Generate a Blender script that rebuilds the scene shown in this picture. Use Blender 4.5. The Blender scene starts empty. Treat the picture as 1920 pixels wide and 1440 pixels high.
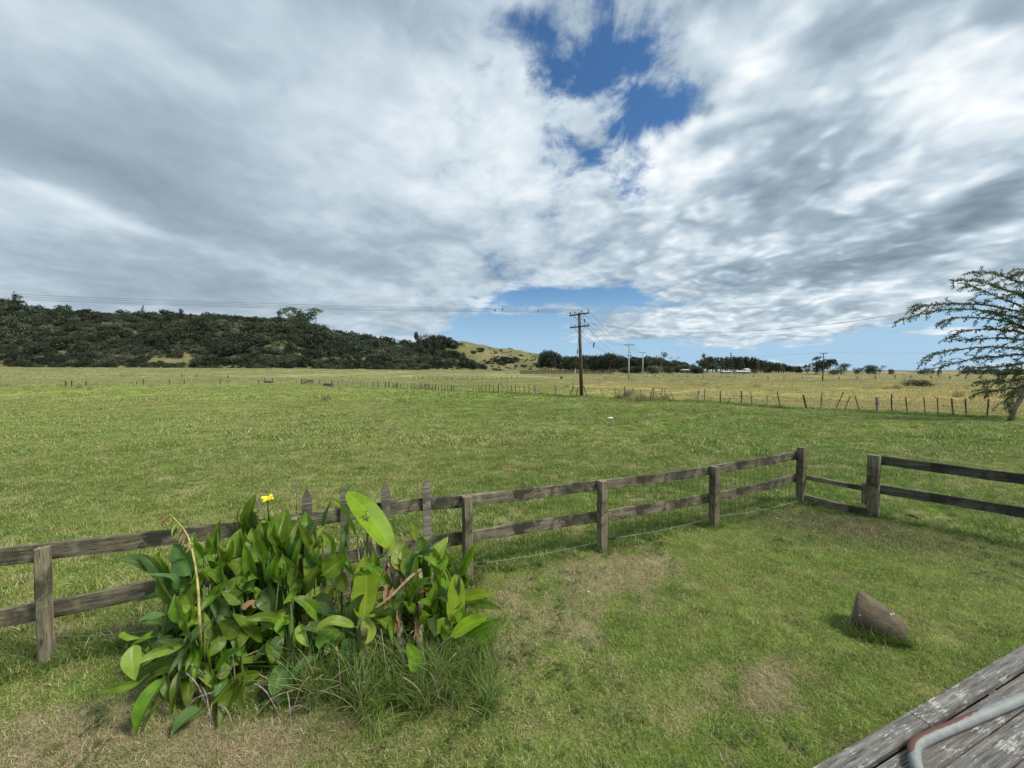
import bpy, bmesh, math, random
import numpy as np
from mathutils import Vector, Matrix, Euler, noise as mnoise

R = math.radians
random.seed(7)
rng = np.random.default_rng(11)
S = bpy.context.scene
C = S.collection

# ------------------------------------------------------------------ camera
H = 2.5                     # eye height above the lawn
F = 720.0                   # focal length in pixels of the 1920-wide photograph
TP = 0.03125                # tangent of the downward pitch
PITCH = math.atan(TP)
cd = bpy.data.cameras.new('camera')
cam = bpy.data.objects.new('camera', cd)
C.objects.link(cam)
cam.location = (0, 0, H)
cam.rotation_euler = (R(90) - PITCH, 0, 0)
cd.sensor_width = 36.0
cd.lens = 36.0 * F / 1920.0
cd.clip_start = 0.05
cd.clip_end = 9000
S.camera = cam

def ray(px, py):
    u, v = (px - 960) / F, (720 - py) / F
    c, s = math.cos(PITCH), math.sin(PITCH)
    return Vector((u, c + v * s, -s + v * c))
def at(px, py, Y):
    d = ray(px, py)
    return Vector((0, 0, H)) + d * (Y / d.y)
def gnd(px, py, z=0.0):
    d = ray(px, py)
    return Vector((0, 0, H)) + d * ((z - H) / d.z)

# ------------------------------------------------------------------ colour management, sun
S.view_settings.view_transform = 'Standard'
S.view_settings.look = 'None'
S.view_settings.exposure = 0.1
S.view_settings.gamma = 1.0
S.view_settings.use_curve_mapping = False
SUN_EL, SUN_AZ = 50.0, 104.0        # azimuth measured from +Y towards +X
sd = bpy.data.lights.new('sun', 'SUN')
sd.energy = 4.4
sd.angle = R(17)
sd.color = (1.0, 0.95, 0.86)
sun = bpy.data.objects.new('sun', sd)
C.objects.link(sun)
sdir = Vector((math.sin(R(SUN_AZ)) * math.cos(R(SUN_EL)), math.cos(R(SUN_AZ)) * math.cos(R(SUN_EL)), math.sin(R(SUN_EL))))
sun.rotation_euler = sdir.to_track_quat('Z', 'Y').to_euler()
sun.location = (20, 20, 40)

# ------------------------------------------------------------------ node helpers
class NT:
    def __init__(s, tree):
        s.t = tree; s.n = tree.nodes; s.l = tree.links
    def new(s, typ, **kw):
        nd = s.n.new(typ)
        for k, v in kw.items(): setattr(nd, k, v)
        return nd
    def link(s, a, b): s.l.new(a, b)
    def setv(s, sock, v):
        if hasattr(v, 'is_output'): s.l.new(v, sock)
        else: sock.default_value = v
    def math(s, op, a, b=None, c=None, clamp=False):
        nd = s.new('ShaderNodeMath', operation=op, use_clamp=clamp)
        s.setv(nd.inputs[0], a)
        if b is not None: s.setv(nd.inputs[1], b)
        if c is not None: s.setv(nd.inputs[2], c)
        return nd.outputs[0]
    def vec(s, op, a, b=None):
        nd = s.new('ShaderNodeVectorMath', operation=op)
        s.setv(nd.inputs[0], a)
        if b is not None: s.setv(nd.inputs[1], b)
        return nd.outputs['Value'] if op in ('DOT_PRODUCT', 'LENGTH') else nd.outputs[0]
    def noise(s, vec, scale, detail=4, rough=0.55, dist=0.0, w=None, out='Fac'):
        nd = s.new('ShaderNodeTexNoise')
        if w is not None:
            nd.noise_dimensions = '4D'; nd.inputs['W'].default_value = w
        if vec is not None: s.link(vec, nd.inputs['Vector'])
        nd.inputs['Scale'].default_value = scale
        nd.inputs['Detail'].default_value = detail
        nd.inputs['Roughness'].default_value = rough
        nd.inputs['Distortion'].default_value = dist
        return nd.outputs[out]
    def ramp(s, fac, stops, interp='LINEAR'):
        nd = s.new('ShaderNodeValToRGB')
        cr = nd.color_ramp; cr.interpolation = interp
        while len(cr.elements) > 1: cr.elements.remove(cr.elements[-1])
        for i, (p, c) in enumerate(stops):
            e = cr.elements[0] if i == 0 else cr.elements.new(p)
            e.position = p
            c = (c, c, c) if not hasattr(c, '__len__') else c
            e.color = (c[0], c[1], c[2], 1)
        s.setv(nd.inputs[0], fac)
        return nd.outputs[0]
    def mix(s, fac, a, b, mode='MIX'):
        nd = s.new('ShaderNodeMix', data_type='RGBA', blend_type=mode)
        s.setv(nd.inputs[0], fac)
        for sock, v in ((nd.inputs[6], a), (nd.inputs[7], b)):
            if hasattr(v, 'is_output'): s.l.new(v, sock)
            else: sock.default_value = (v[0], v[1], v[2], 1)
        return nd.outputs[2]
    def smooth(s, v, a, b):
        nd = s.new('ShaderNodeMapRange', interpolation_type='SMOOTHSTEP')
        s.setv(nd.inputs[0], v)
        nd.inputs[1].default_value = a; nd.inputs[2].default_value = b
        nd.inputs[3].default_value = 0; nd.inputs[4].default_value = 1
        return nd.outputs[0]
    def xyz(s, v):
        nd = s.new('ShaderNodeSeparateXYZ'); s.link(v, nd.inputs[0]); return nd.outputs
    def comb(s, x, y, z=0.0):
        nd = s.new('ShaderNodeCombineXYZ')
        s.setv(nd.inputs[0], x); s.setv(nd.inputs[1], y); s.setv(nd.inputs[2], z)
        return nd.outputs[0]
    def blob(s, vec, cx, cy, sx, sy, rot=0.0):
        m = s.new('ShaderNodeMapping', vector_type='TEXTURE')
        s.link(vec, m.inputs['Vector'])
        m.inputs['Location'].default_value = (cx, cy, 0)
        m.inputs['Rotation'].default_value = (0, 0, rot)
        m.inputs['Scale'].default_value = (sx, sy, 1)
        d = s.vec('DOT_PRODUCT', m.outputs[0], m.outputs[0])
        return s.math('EXPONENT', s.math('MULTIPLY', d, -1.0))

# ------------------------------------------------------------------ world: physical sky behind a broken cloud layer
W = bpy.data.worlds.new('World'); S.world = W; W.use_nodes = True
n = NT(W.node_tree); n.n.clear()
out = n.new('ShaderNodeOutputWorld'); bg = n.new('ShaderNodeBackground')
n.link(bg.outputs[0], out.inputs[0])
sky = n.new('ShaderNodeTexSky', sky_type='NISHITA')
sky.sun_disc = False
sky.sun_elevation = R(SUN_EL); sky.sun_rotation = R(SUN_AZ)
sky.air_density = 1.15; sky.dust_density = 0.6; sky.ozone_density = 1.6
tc = n.new('ShaderNodeTexCoord')
D = n.vec('NORMALIZE', tc.outputs['Generated'])
dx, dy, dz = n.xyz(D)
zz = n.math('MAXIMUM', dz, 0.0)
den = n.math('ADD', zz, 0.20)
P = n.comb(n.math('DIVIDE', dx, den), n.math('DIVIDE', dy, den), 0.0)      # flat cloud deck seen from below
az = n.math('ARCTAN2', dx, dy); el = n.math('ARCSINE', dz)
AE = n.comb(az, el, 0.0)
def azel(px, py):
    d = ray(px, py).normalized()
    return math.atan2(d.x, d.y), math.asin(d.z)
WARP = n.vec('SCALE', n.vec('SUBTRACT', n.noise(P, 1.3, 3, 0.5, out='Color'), (0.5, 0.5, 0.5)))
WARP.node.inputs['Scale'].default_value = 0.13
AEW = n.vec('ADD', AE, WARP)
def field(blobs, start):
    acc = start
    for (px, py, sx, sy, w, rot) in blobs:
        a0, e0 = azel(px, py)
        ax, ex = azel(px + 5, py); ay, ey = azel(px, py - 5)
        dax = math.hypot(ax - a0, ex - e0) / 5; dey = math.hypot(ay - a0, ey - e0) / 5
        b = n.blob(AEW, a0, e0, sx * dax, sy * dey, R(rot))
        acc = n.math('MULTIPLY_ADD', b, w, acc)
    return acc
n_big = n.noise(P, 0.75, 4, 0.48, 0.35)
n_med = n.noise(P, 2.6, 7, 0.56, 0.35)
n_fin = n.noise(P, 8.0, 6, 0.60, 0.5)
P2 = n.new('ShaderNodeMapping'); n.link(P, P2.inputs[0])
P2.inputs['Rotation'].default_value = (0, 0, R(28)); P2.inputs['Scale'].default_value = (1.0, 0.62, 1)
n_str = n.noise(P2.outputs[0], 5.5, 7, 0.66, 0.5)
# rows of small puffs: soft cells
vor = n.new('ShaderNodeTexVoronoi', feature='SMOOTH_F1'); n.link(n.vec('ADD', P, n.vec('SCALE', n.noise(P, 3.0, 3, 0.5, out='Color'))), vor.inputs['Vector'])
vor.inputs['Scale'].default_value = 5.6; vor.inputs['Smoothness'].default_value = 0.8
puff = n.math('SUBTRACT', 0.55, vor.outputs['Distance'])
GAPS = [
    (1150, 185, 120, 135, -0.42, 0), (1185, 95, 75, 60, -0.40, 0), (985, 55, 60, 42, -0.62, 0),
    (1250, 208, 80, 34, -0.60, 10), (1055, 120, 80, 60, -0.38, 0), (1215, 300, 60, 30, -0.30, 0), (1030, 150, 60, 40, -0.25, 0), (760, 150, 50, 30, -0.15, 0),
    (1080, 556, 170, 24, -1.10, -2), (960, 600, 130, 34, -0.80, 0), (960, 650, 260, 34, -0.95, 0), (1130, 590, 90, 14, -0.3, 0),
    (1660, 612, 200, 24, -0.75, 4), (1500, 668, 700, 20, -1.0, 0), (1250, 650, 300, 14, -0.4, 0),
    (1830, 655, 220, 42, -0.65, 0), (1900, 590, 120, 18, -0.3, 0),
    (1480, 290, 220, 130, 0.32, 0), (1800, 420, 220, 90, 0.35, 0), (830, 420, 160, 60, 0.2, 0), (1330, 608, 300, 20, 0.65, -3), (1040, 590, 110, 9, 0.40, 0), (800, 560, 100, 60, 0.2, 0), (1560, 640, 200, 7, 0.35, 3),
]
cov = field(GAPS, 0.60)
leftside = n.math('SUBTRACT', 1.0, n.smooth(az, -0.55, 0.0))
cov = n.math('MULTIPLY_ADD', leftside, 0.22, cov)
cov = n.math('MULTIPLY_ADD', n.math('SUBTRACT', n_med, 0.5), 1.6, cov)
cov = n.math('MULTIPLY_ADD', n.math('SUBTRACT', n_fin, 0.5), 0.80, cov)
cov = n.math('MULTIPLY_ADD', n.math('SUBTRACT', n_str, 0.5), 0.5, cov)
ga, ge = azel(1130, 190)
gapz = n.blob(AE, ga, ge, 0.30, 0.26)
cov = n.math('MULTIPLY_ADD', n.math('MULTIPLY', n.math('SUBTRACT', n_str, 0.5), gapz), 2.1, cov)
mask = n.smooth(cov, -0.08, 0.52)
TONES = [
    (140, 270, 360, 110, -0.17, 8), (430, 415, 420, 40, -0.14, -8), (60, 150, 200, 120, 0.0, 0),
    (1560, 480, 260, 50, -0.18, 6), (1470, 285, 85, 50, -0.20, 0), (1830, 400, 200, 50, -0.16, 10),
    (1650, 45, 260, 45, -0.22, 0), (700, 20, 160, 40, -0.10, 0), (1870, 60, 150, 60, -0.12, 0), (1290, 20, 80, 40, -0.1, 0),
    (250, 520, 320, 60, -0.08, 0), (330, 150, 260, 40, 0.10, -8), (1330, 250, 50, 22, -0.10, 0),
    (960, 330, 230, 80, 0.20, 6), (1740, 180, 150, 60, 0.34, -12), (1400, 120, 120, 50, 0.26, -30),
    (160, 400, 230, 18, 0.20, -9), (700, 230, 180, 120, 0.14, 0), (1330, 218, 60, 14, 0.30, 0),
    (1250, 345, 120, 36, 0.12, 0), (1500, 556, 400, 18, 0.16, 4), (900, 180, 120, 110, 0.14, 0), (480, 60, 140, 50, 0.06, 0),
    (620, 520, 200, 26, 0.10, -4), (1620, 350, 170, 20, 0.16, 20), (960, 540, 60, 30, 0.14, 0), (1850, 240, 120, 40, 0.1, 0),
]
tone = field(TONES, 0.535)
tone = n.math('MULTIPLY_ADD', n.math('SUBTRACT', n_big, 0.5), 0.55, tone)
busy = n.math('SUBTRACT', 1.0, n.math('MULTIPLY', leftside, 0.55))
tone = n.math('MULTIPLY_ADD', n.math('MULTIPLY', n.math('SUBTRACT', n_med, 0.5), busy), 0.95, tone)
tone = n.math('MULTIPLY_ADD', n.math('MULTIPLY', n.math('SUBTRACT', n_fin, 0.5), busy), 0.30, tone)
tone = n.math('MULTIPLY_ADD', n.math('SUBTRACT', n_str, 0.5), 0.05, tone)
rightside = n.smooth(az, -0.1, 0.5)
tone = n.math('MULTIPLY_ADD', n.math('MULTIPLY', puff, n.math('MULTIPLY_ADD', rightside, 0.45, 0.10)), 1.05, tone)
ccol = n.ramp(tone, [(0.0, (0.165, 0.215, 0.280)), (0.25, (0.250, 0.320, 0.390)), (0.47, (0.370, 0.465, 0.545)),
                     (0.65, (0.560, 0.660, 0.740)), (0.85, (0.80, 0.86, 0.90)), (1.0, (0.95, 0.97, 1.0))])
skyc = n.mix(1.0, sky.outputs[0], (0.048, 0.076, 0.102), 'MULTIPLY')
hz = n.math('SUBTRACT', 1.0, n.smooth(dz, 0.0, 0.26))
skyc = n.mix(n.math('MULTIPLY', hz, 0.85), skyc, (0.40, 0.60, 0.82))
ccol = n.mix(n.math('MULTIPLY', n.math('SUBTRACT', 1.0, n.smooth(dz, 0.0, 0.10)), 0.45), ccol, (0.50, 0.62, 0.74))
fin = n.mix(mask, skyc, ccol)
n.link(fin, bg.inputs[0]); bg.inputs[1].default_value = 1.0

# ------------------------------------------------------------------ object helpers
def link(o, parent=None):
    C.objects.link(o)
    if parent: o.parent = parent
    return o
def tag(o, label=None, cat=None, group=None, kind=None):
    if label: o['label'] = label
    if cat: o['category'] = cat
    if group: o['group'] = group
    if kind: o['kind'] = kind
    return o
def thing(name, label, cat, loc=(0, 0, 0), rz=0.0, group=None):
    o = bpy.data.objects.new(name, None); C.objects.link(o)
    o.empty_display_size = 0.1
    o.location = loc; o.rotation_euler = (0, 0, rz)
    return tag(o, label, cat, group)
def children(o): return [c for c in C.objects if c.parent == o]
def dup(root, kids, loc, rz=0.0, sc=(1, 1, 1), label=None, group=None, rx=0.0):
    r = root.copy(); C.objects.link(r)
    r.location = loc; r.rotation_euler = (rx, 0, rz); r.scale = sc
    if label: r['label'] = label
    if group: r['group'] = group
    for ch in kids:
        c = ch.copy(); C.objects.link(c); c.parent = r
    return r
def mesh_np(name, V, Fq, mat=None, smooth=False, uv=None):
    """V (n,3), Fq (m,k) all faces with the same k"""
    V = np.asarray(V, np.float32); Fq = np.asarray(Fq, np.int32)
    me = bpy.data.meshes.new(name)
    k = Fq.shape[1]
    me.vertices.add(len(V)); me.vertices.foreach_set('co', V.ravel())
    me.loops.add(Fq.size); me.loops.foreach_set('vertex_index', Fq.ravel())
    me.polygons.add(len(Fq))
    me.polygons.foreach_set('loop_start', np.arange(0, Fq.size, k, dtype=np.int32))
    me.polygons.foreach_set('loop_total', np.full(len(Fq), k, np.int32))
    if smooth: me.polygons.foreach_set('use_smooth', np.ones(len(Fq), bool))
    me.update(calc_edges=True)
    if uv is not None:
        l = me.uv_layers.new(name='UVMap')
        l.data.foreach_set('uv', np.asarray(uv, np.float32)[Fq.ravel()].ravel())
    if mat: me.materials.append(mat)
    return me
def bm_mesh(name, bm, mat=None, smooth=False):
    me = bpy.data.meshes.new(name)
    bmesh.ops.recalc_face_normals(bm, faces=bm.faces)
    bm.to_mesh(me); bm.free()
    if smooth:
        for p in me.polygons: p.use_smooth = True
    if mat: me.materials.append(mat)
    return me
def obj(name, me, parent=None, loc=None, rot=None):
    o = bpy.data.objects.new(name, me)
    link(o, parent)
    if loc is not None: o.location = loc
    if rot is not None: o.rotation_euler = rot
    return o
def tube(bm, pts, rads, seg=8, cap=True):
    pts = [Vector(p) for p in pts]
    if not hasattr(rads, '__len__'): rads = [rads] * len(pts)
    rings = []; ref = None
    for i, p in enumerate(pts):
        t = (pts[min(i + 1, len(pts) - 1)] - pts[max(i - 1, 0)]).normalized()
        if ref is None:
            ref = t.orthogonal().normalized()
        ref = (ref - t * ref.dot(t)).normalized()
        b = t.cross(ref)
        rings.append([bm.verts.new(p + (ref * math.cos(a) + b * math.sin(a)) * rads[i])
                      for a in [2 * math.pi * k / seg for k in range(seg)]])
    for r0, r1 in zip(rings, rings[1:]):
        for k in range(seg):
            bm.faces.new((r0[k], r0[(k + 1) % seg], r1[(k + 1) % seg], r1[k]))
    if cap:
        bm.faces.new(rings[0][::-1]); bm.faces.new(rings[-1])
    return rings
def box(bm, c, s, rot=None):
    ret = bmesh.ops.create_cube(bm, size=1.0)
    M = Matrix.Translation(Vector(c)) @ (rot.to_4x4() if rot else Matrix()) @ Matrix.Diagonal((s[0], s[1], s[2], 1))
    bmesh.ops.transform(bm, matrix=M, verts=ret['verts'])
    return ret['verts']
def beam_mesh(name, L, w, h, mat, rough=0.004, seg=10, bev=0.006, seed=0, taper=0.0):
    """timber of length L along +X, width w (Y), height h (Z), worn edges and slight warp"""
    r = random.Random(seed)
    bm = bmesh.new()
    b = min(bev, w * 0.3, h * 0.3)
    prof = [(-w/2 + b, -h/2), (w/2 - b, -h/2), (w/2, -h/2 + b), (w/2, h/2 - b), (w/2 - b, h/2), (-w/2 + b, h/2), (-w/2, h/2 - b), (-w/2, -h/2 + b)]
    rings = []
    ox, oz = r.uniform(-1, 1), r.uniform(-1, 1)
    for i in range(seg + 1):
        t = i / seg; k = 1 - taper * t
        sy = math.sin(t * math.pi) * ox * rough * 2; sz = math.sin(t * math.pi) * oz * rough * 2
        rings.append([bm.verts.new((L * t, y * k + sy + r.uniform(-1, 1) * rough * .5, z * k + sz + r.uniform(-1, 1) * rough * .5)) for y, z in prof])
    for a, c in zip(rings, rings[1:]):
        for k in range(8): bm.faces.new((a[k], a[(k + 1) % 8], c[(k + 1) % 8], c[k]))
    bm.faces.new(rings[0][::-1]); bm.faces.new(rings[-1])
    return bm_mesh(name, bm, mat)
def place_beam(o, a, b, roll=0.0):
    a, b = Vector(a), Vector(b)
    d = (b - a).normalized()
    up = Vector((0, 0, 1)) if abs(d.z) < 0.9 else Vector((0, 1, 0))
    y = up.cross(d).normalized(); z = d.cross(y)
    M = Matrix((d, y, z)).transposed() @ Matrix.Rotation(roll, 3, 'X')
    o.location = a; o.rotation_euler = M.to_euler()
def timber(name, a, b, w, h, mat, parent, seed=0, roll=0.0, **kw):
    a, b = Vector(a), Vector(b)
    o = obj(name, beam_mesh(name, (b - a).length, w, h, mat, seed=seed, **kw), parent)
    place_beam(o, a, b, roll)
    return o

# ------------------------------------------------------------------ materials
def newmat(name):
    m = bpy.data.materials.new(name); m.use_nodes = True
    k = NT(m.node_tree); k.n.clear()
    o = k.new('ShaderNodeOutputMaterial')
    p = k.new('ShaderNodeBsdfPrincipled')
    k.link(p.outputs[0], o.inputs[0])
    p.inputs['Roughness'].default_value = 0.8
    p.inputs['Specular IOR Level'].default_value = 0.25
    return m, k, p, o
def bump(k, p, h, strength=0.5, dist=0.01):
    b = k.new('ShaderNodeBump'); b.inputs['Strength'].default_value = strength; b.inputs['Distance'].default_value = dist
    k.link(h, b.inputs['Height']); k.link(b.outputs[0], p.inputs['Normal'])
def wood(name, dark, mid, light, lichen=(0.20, 0.20, 0.13), lich=0.3, axis=0, grain=26):
    m, k, p, o = newmat(name)
    tc = k.new('ShaderNodeTexCoord'); oi = k.new('ShaderNodeObjectInfo')
    mp = k.new('ShaderNodeMapping'); k.link(tc.outputs['Object'], mp.inputs[0])
    sc = [grain, grain, grain]; sc[axis] = 1.6
    mp.inputs['Scale'].default_value = sc
    k.link(k.comb(k.math('MULTIPLY', oi.outputs['Random'], 50), k.math('MULTIPLY', oi.outputs['Random'], 31), 0.0), mp.inputs['Location'])
    g = k.noise(mp.outputs[0], 1.6, 6, 0.65, 0.3)
    crack = k.noise(mp.outputs[0], 4.0, 3, 0.5)
    base = k.ramp(g, [(0.3, dark), (0.5, mid), (0.72, light)])
    big = k.noise(tc.outputs['Object'], 2.2, 5, 0.6, 0.6)
    base = k.mix(k.smooth(big, 0.48, 0.62), base, dark)
    st = k.noise(tc.outputs['Object'], 9, 6, 0.7, 0.4)
    base = k.mix(k.math('MULTIPLY', k.smooth(st, 0.52, 0.68), lich), base, lichen)
    ck = k.smooth(crack, 0.60, 0.68)
    base = k.mix(k.math('MULTIPLY', ck, 0.75), base, (0.015, 0.013, 0.011))
    hsv = k.new('ShaderNodeHueSaturation'); k.link(base, hsv.inputs['Color'])
    k.link(k.math('MULTIPLY_ADD', oi.outputs['Random'], 0.35, 0.85), hsv.inputs['Value'])
    k.link(hsv.outputs[0], p.inputs['Base Color'])
    p.inputs['Roughness'].default_value = 0.85
    h = k.math('SUBTRACT', g, k.math('MULTIPLY', ck, 0.8))
    bump(k, p, h, 0.7, 0.006)
    return m
M_rail = wood('weathered rail wood', (0.046, 0.041, 0.030), (0.140, 0.120, 0.083), (0.265, 0.232, 0.165), (0.25, 0.26, 0.17), 0.5)
M_post = wood('weathered post wood', (0.075, 0.066, 0.046), (0.185, 0.160, 0.108), (0.32, 0.285, 0.20), (0.22, 0.25, 0.13), 0.5)
M_rail_dark = wood('dark rail wood', (0.040, 0.038, 0.032), (0.090, 0.086, 0.070), (0.19, 0.175, 0.14), (0.15, 0.16, 0.12), 0.3)  # darker timber tones for the right hand run and the deck framing
M_picket = wood('grey purple picket wood', (0.085, 0.070, 0.060), (0.175, 0.152, 0.130), (0.30, 0.27, 0.23), (0.21, 0.21, 0.17), 0.3)
M_farpost = wood('far post wood', (0.05, 0.047, 0.04), (0.10, 0.093, 0.078), (0.19, 0.175, 0.15), lich=0.2)
M_palepost = wood('silvered post wood', (0.17, 0.16, 0.14), (0.30, 0.29, 0.26), (0.45, 0.43, 0.39), lich=0.2)
M_pole = wood('utility pole wood', (0.050, 0.040, 0.030), (0.085, 0.070, 0.053), (0.13, 0.11, 0.085), lich=0.1)
def flat(name, col, rough=0.7, metal=0.0, var=0.15, scale=20, bmp=0.0):
    m, k, p, o = newmat(name)
    tc = k.new('ShaderNodeTexCoord')
    nz = k.noise(tc.outputs['Object'], scale, 5, 0.6)
    c = k.mix(k.smooth(nz, 0.3, 0.7), [x * (1 - var) for x in col], [min(1, x * (1 + var)) for x in col])
    k.link(c, p.inputs['Base Color'])
    p.inputs['Roughness'].default_value = rough; p.inputs['Metallic'].default_value = metal
    if bmp: bump(k, p, nz, bmp, 0.01)
    return m
M_wire = flat('aged wire', (0.10, 0.10, 0.105), 0.5, 0.3)
M_wire_pale = flat('pale electric tape', (0.36, 0.37, 0.33), 0.6)
M_rust_wire = flat('rusty netting wire', (0.085, 0.065, 0.045), 0.8)
M_black = flat('black plastic', (0.015, 0.015, 0.016), 0.5)
M_concrete = flat('grey concrete pole', (0.46, 0.45, 0.42), 0.85, scale=4)
M_white = flat('white paint', (0.72, 0.72, 0.69), 0.6)
M_shedroof = flat('pale iron roof', (0.45, 0.46, 0.45), 0.5)
M_shedwall = flat('shed wall board', (0.36, 0.33, 0.28), 0.8)
M_darkwall = flat('dark window', (0.03, 0.035, 0.04), 0.3)
M_ceramic = flat('brown insulator ceramic', (0.05, 0.035, 0.03), 0.3)
M_bird = flat('dark feathers', (0.02, 0.02, 0.022), 0.7)
M_steel = flat('galvanised brace', (0.42, 0.42, 0.42), 0.5, 0.3)
M_trough = flat('mossy concrete trough', (0.10, 0.095, 0.085), 0.9)
M_stem = flat('green stem', (0.075, 0.115, 0.025), 0.6, scale=30)
M_dry = flat('dry brown stalk', (0.23, 0.17, 0.11), 0.9, var=0.45, scale=40, bmp=0.6)
M_grey_dry = flat('grey dead stalk', (0.20, 0.17, 0.14), 0.9, var=0.5, scale=35, bmp=0.6)
M_bark = flat('far bark', (0.14, 0.115, 0.09), 0.9)
M_palebark = flat('pale bark', (0.24, 0.22, 0.19), 0.9, var=0.3, scale=6)
M_yellow = flat('yellow petal', (0.85, 0.62, 0.03), 0.6, var=0.1)

# grass colour as a function of the place: shared by soil and blades
def grass_colour(k, blades):
    g = k.new('ShaderNodeNewGeometry')
    pos = g.outputs['Position']
    x, y, z = k.xyz(pos)
    pxy = k.comb(x, y, 0.0)
    n1 = k.noise(pxy, 0.55, 5, 0.6, 0.4)
    n2 = k.noise(pxy, 2.3, 5, 0.65, 0.3, w=3.1)
    n3 = k.noise(pxy, 0.09, 4, 0.6, 0.5, w=7.7)
    # distance bands parallel to the old fence: lush strip, pasture, dry far paddock
    lush = (0.142, 0.239, 0.029); green = (0.213, 0.297, 0.052); olive = (0.291, 0.326, 0.085); dry = (0.469, 0.399, 0.176); thatch = (0.450, 0.370, 0.235)
    past = k.mix(k.smooth(n1, 0.38, 0.62), green, lush)
    past = k.mix(k.math('MULTIPLY', k.smooth(n3, 0.40, 0.60), 0.8), past, olive)
    n5 = k.noise(k.comb(x, k.math('MULTIPLY', y, 1.5), 0.0), 1.7, 8, 0.74, 0.5, w=4.4)
    past = k.mix(k.math('MULTIPLY', k.smooth(n5, 0.53, 0.44), 0.75), past, (0.120, 0.225, 0.026))
    past = k.mix(k.math('MULTIPLY', k.smooth(n5, 0.515, 0.62), 0.72), past, (0.46, 0.405, 0.235))
    leftdry = k.smooth(k.math('SUBTRACT', k.math('MULTIPLY', x, -1.0), k.math('MULTIPLY', y, 0.1)), -6.0, 14.0)
    past = k.mix(k.math('MULTIPLY', leftdry, 0.30), past, (0.369, 0.392, 0.130))
    # far paddock beyond the batten fence line
    fx = k.math('SUBTRACT', y, k.math('MULTIPLY_ADD', x, -0.88, 46.0))
    right = k.smooth(x, -16.0, 22.0)
    farm = k.math('MULTIPLY', k.smooth(fx, -0.6, 1.6), right)
    fardry = k.mix(k.smooth(n3, 0.35, 0.65), (0.469, 0.399, 0.169), (0.341, 0.341, 0.117))
    fardry = k.mix(k.math('MULTIPLY', k.smooth(n2, 0.45, 0.6), 0.3), fardry, (0.284, 0.225, 0.111))
    past = k.mix(farm, past, fardry)
    faryel = k.math('MULTIPLY', k.smooth(y, 50.0, 120.0), 0.75)
    n4 = k.noise(k.comb(k.math('MULTIPLY', x, 0.35), y, 0.0), 0.10, 5, 0.65, 0.4, w=9.0)
    farc = k.mix(k.smooth(n4, 0.40, 0.58), (0.39, 0.35, 0.19), (0.25, 0.27, 0.12))
    farc = k.mix(k.math('MULTIPLY', k.smooth(n2, 0.50, 0.62), 0.35), farc, (0.19, 0.16, 0.09))
    farc = k.mix(k.smooth(y, 190.0, 300.0), farc, k.mix(k.smooth(n4, 0.42, 0.56), (0.42, 0.36, 0.21), (0.22, 0.21, 0.10)))
    past = k.mix(faryel, past, farc)
    # mown lawn inside the fence
    lawn = k.mix(k.smooth(n1, 0.35, 0.65), (0.160, 0.255, 0.036), (0.235, 0.315, 0.066))
    lawn = k.mix(k.math('MULTIPLY', k.smooth(n5, 0.50, 0.40), 0.6), lawn, (0.095, 0.165, 0.026))
    lawn = k.mix(k.math('MULTIPLY', k.smooth(n2, 0.44, 0.66), 0.45), lawn, (0.341, 0.312, 0.130))
    patches = [(1140, 1075, 0.75, 0.50, 1.0), (1080, 1180, 0.45, 0.40, 0.5), (1450, 1300, 0.32, 0.22, 0.85), (1390, 1330, 0.5, 0.4, 0.35),
               (960, 1260, 0.35, 0.5, 0.45), (150, 1380, 0.8, 0.45, 0.95), (420, 1440, 0.7, 0.30, 0.8), (1230, 1400, 0.4, 0.2, 0.4),
               (960, 1130, 0.3, 0.4, 0.6), (1620, 985, 0.55, 0.25, 0.5), (1800, 1330, 0.3, 0.25, 0.3), (1440, 1100, 0.5, 0.25, 0.35), (1200, 1060, 0.7, 0.3, 0.5)]
    acc = 0.0
    wv = k.vec('ADD', pxy, k.vec('MULTIPLY', k.vec('SUBTRACT', k.noise(pxy, 1.9, 4, 0.6, out='Color'), (0.5, 0.5, 0.5)), (0.9, 0.9, 0.0)))
    for (a, b, sx, sy, w) in patches:
        c = gnd(a, b)
        acc = k.math('MULTIPLY_ADD', k.blob(wv, c.x, c.y, sx, sy, 0.3), w, acc)
    pf = k.math('MULTIPLY', k.smooth(k.math('MULTIPLY_ADD', k.math('SUBTRACT', n2, 0.5), 1.6, acc), 0.18, 0.75), 0.95)
    pf = k.math('MULTIPLY', pf, k.math('MULTIPLY_ADD', k.smooth(k.noise(pxy, 9.0, 5, 0.7, 0.6, w=1.7), 0.38, 0.62), 0.6, 0.4))
    lawn = k.mix(pf, lawn, thatch)
    dk = k.blob(wv, 5.3, 6.2, 1.9, 0.65, -0.5)          # worn earth by the low rails, with their shadow painted in
    lawn = k.mix(k.math('MULTIPLY', dk, 0.75), lawn, (0.095, 0.085, 0.055))
    # lawn side of the rail line
    side = k.math('SUBTRACT', y, k.math('MULTIPLY_ADD', x, 0.405, 4.93))
    side2 = k.math('SUBTRACT', k.math('MULTIPLY_ADD', x, 1.25, y), 14.35)
    outside = k.math('MAXIMUM', k.smooth(side, -0.15, 0.15), k.smooth(side2, -0.15, 0.2))
    col = k.mix(outside, lawn, past)
    return col, pos, n2
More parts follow.
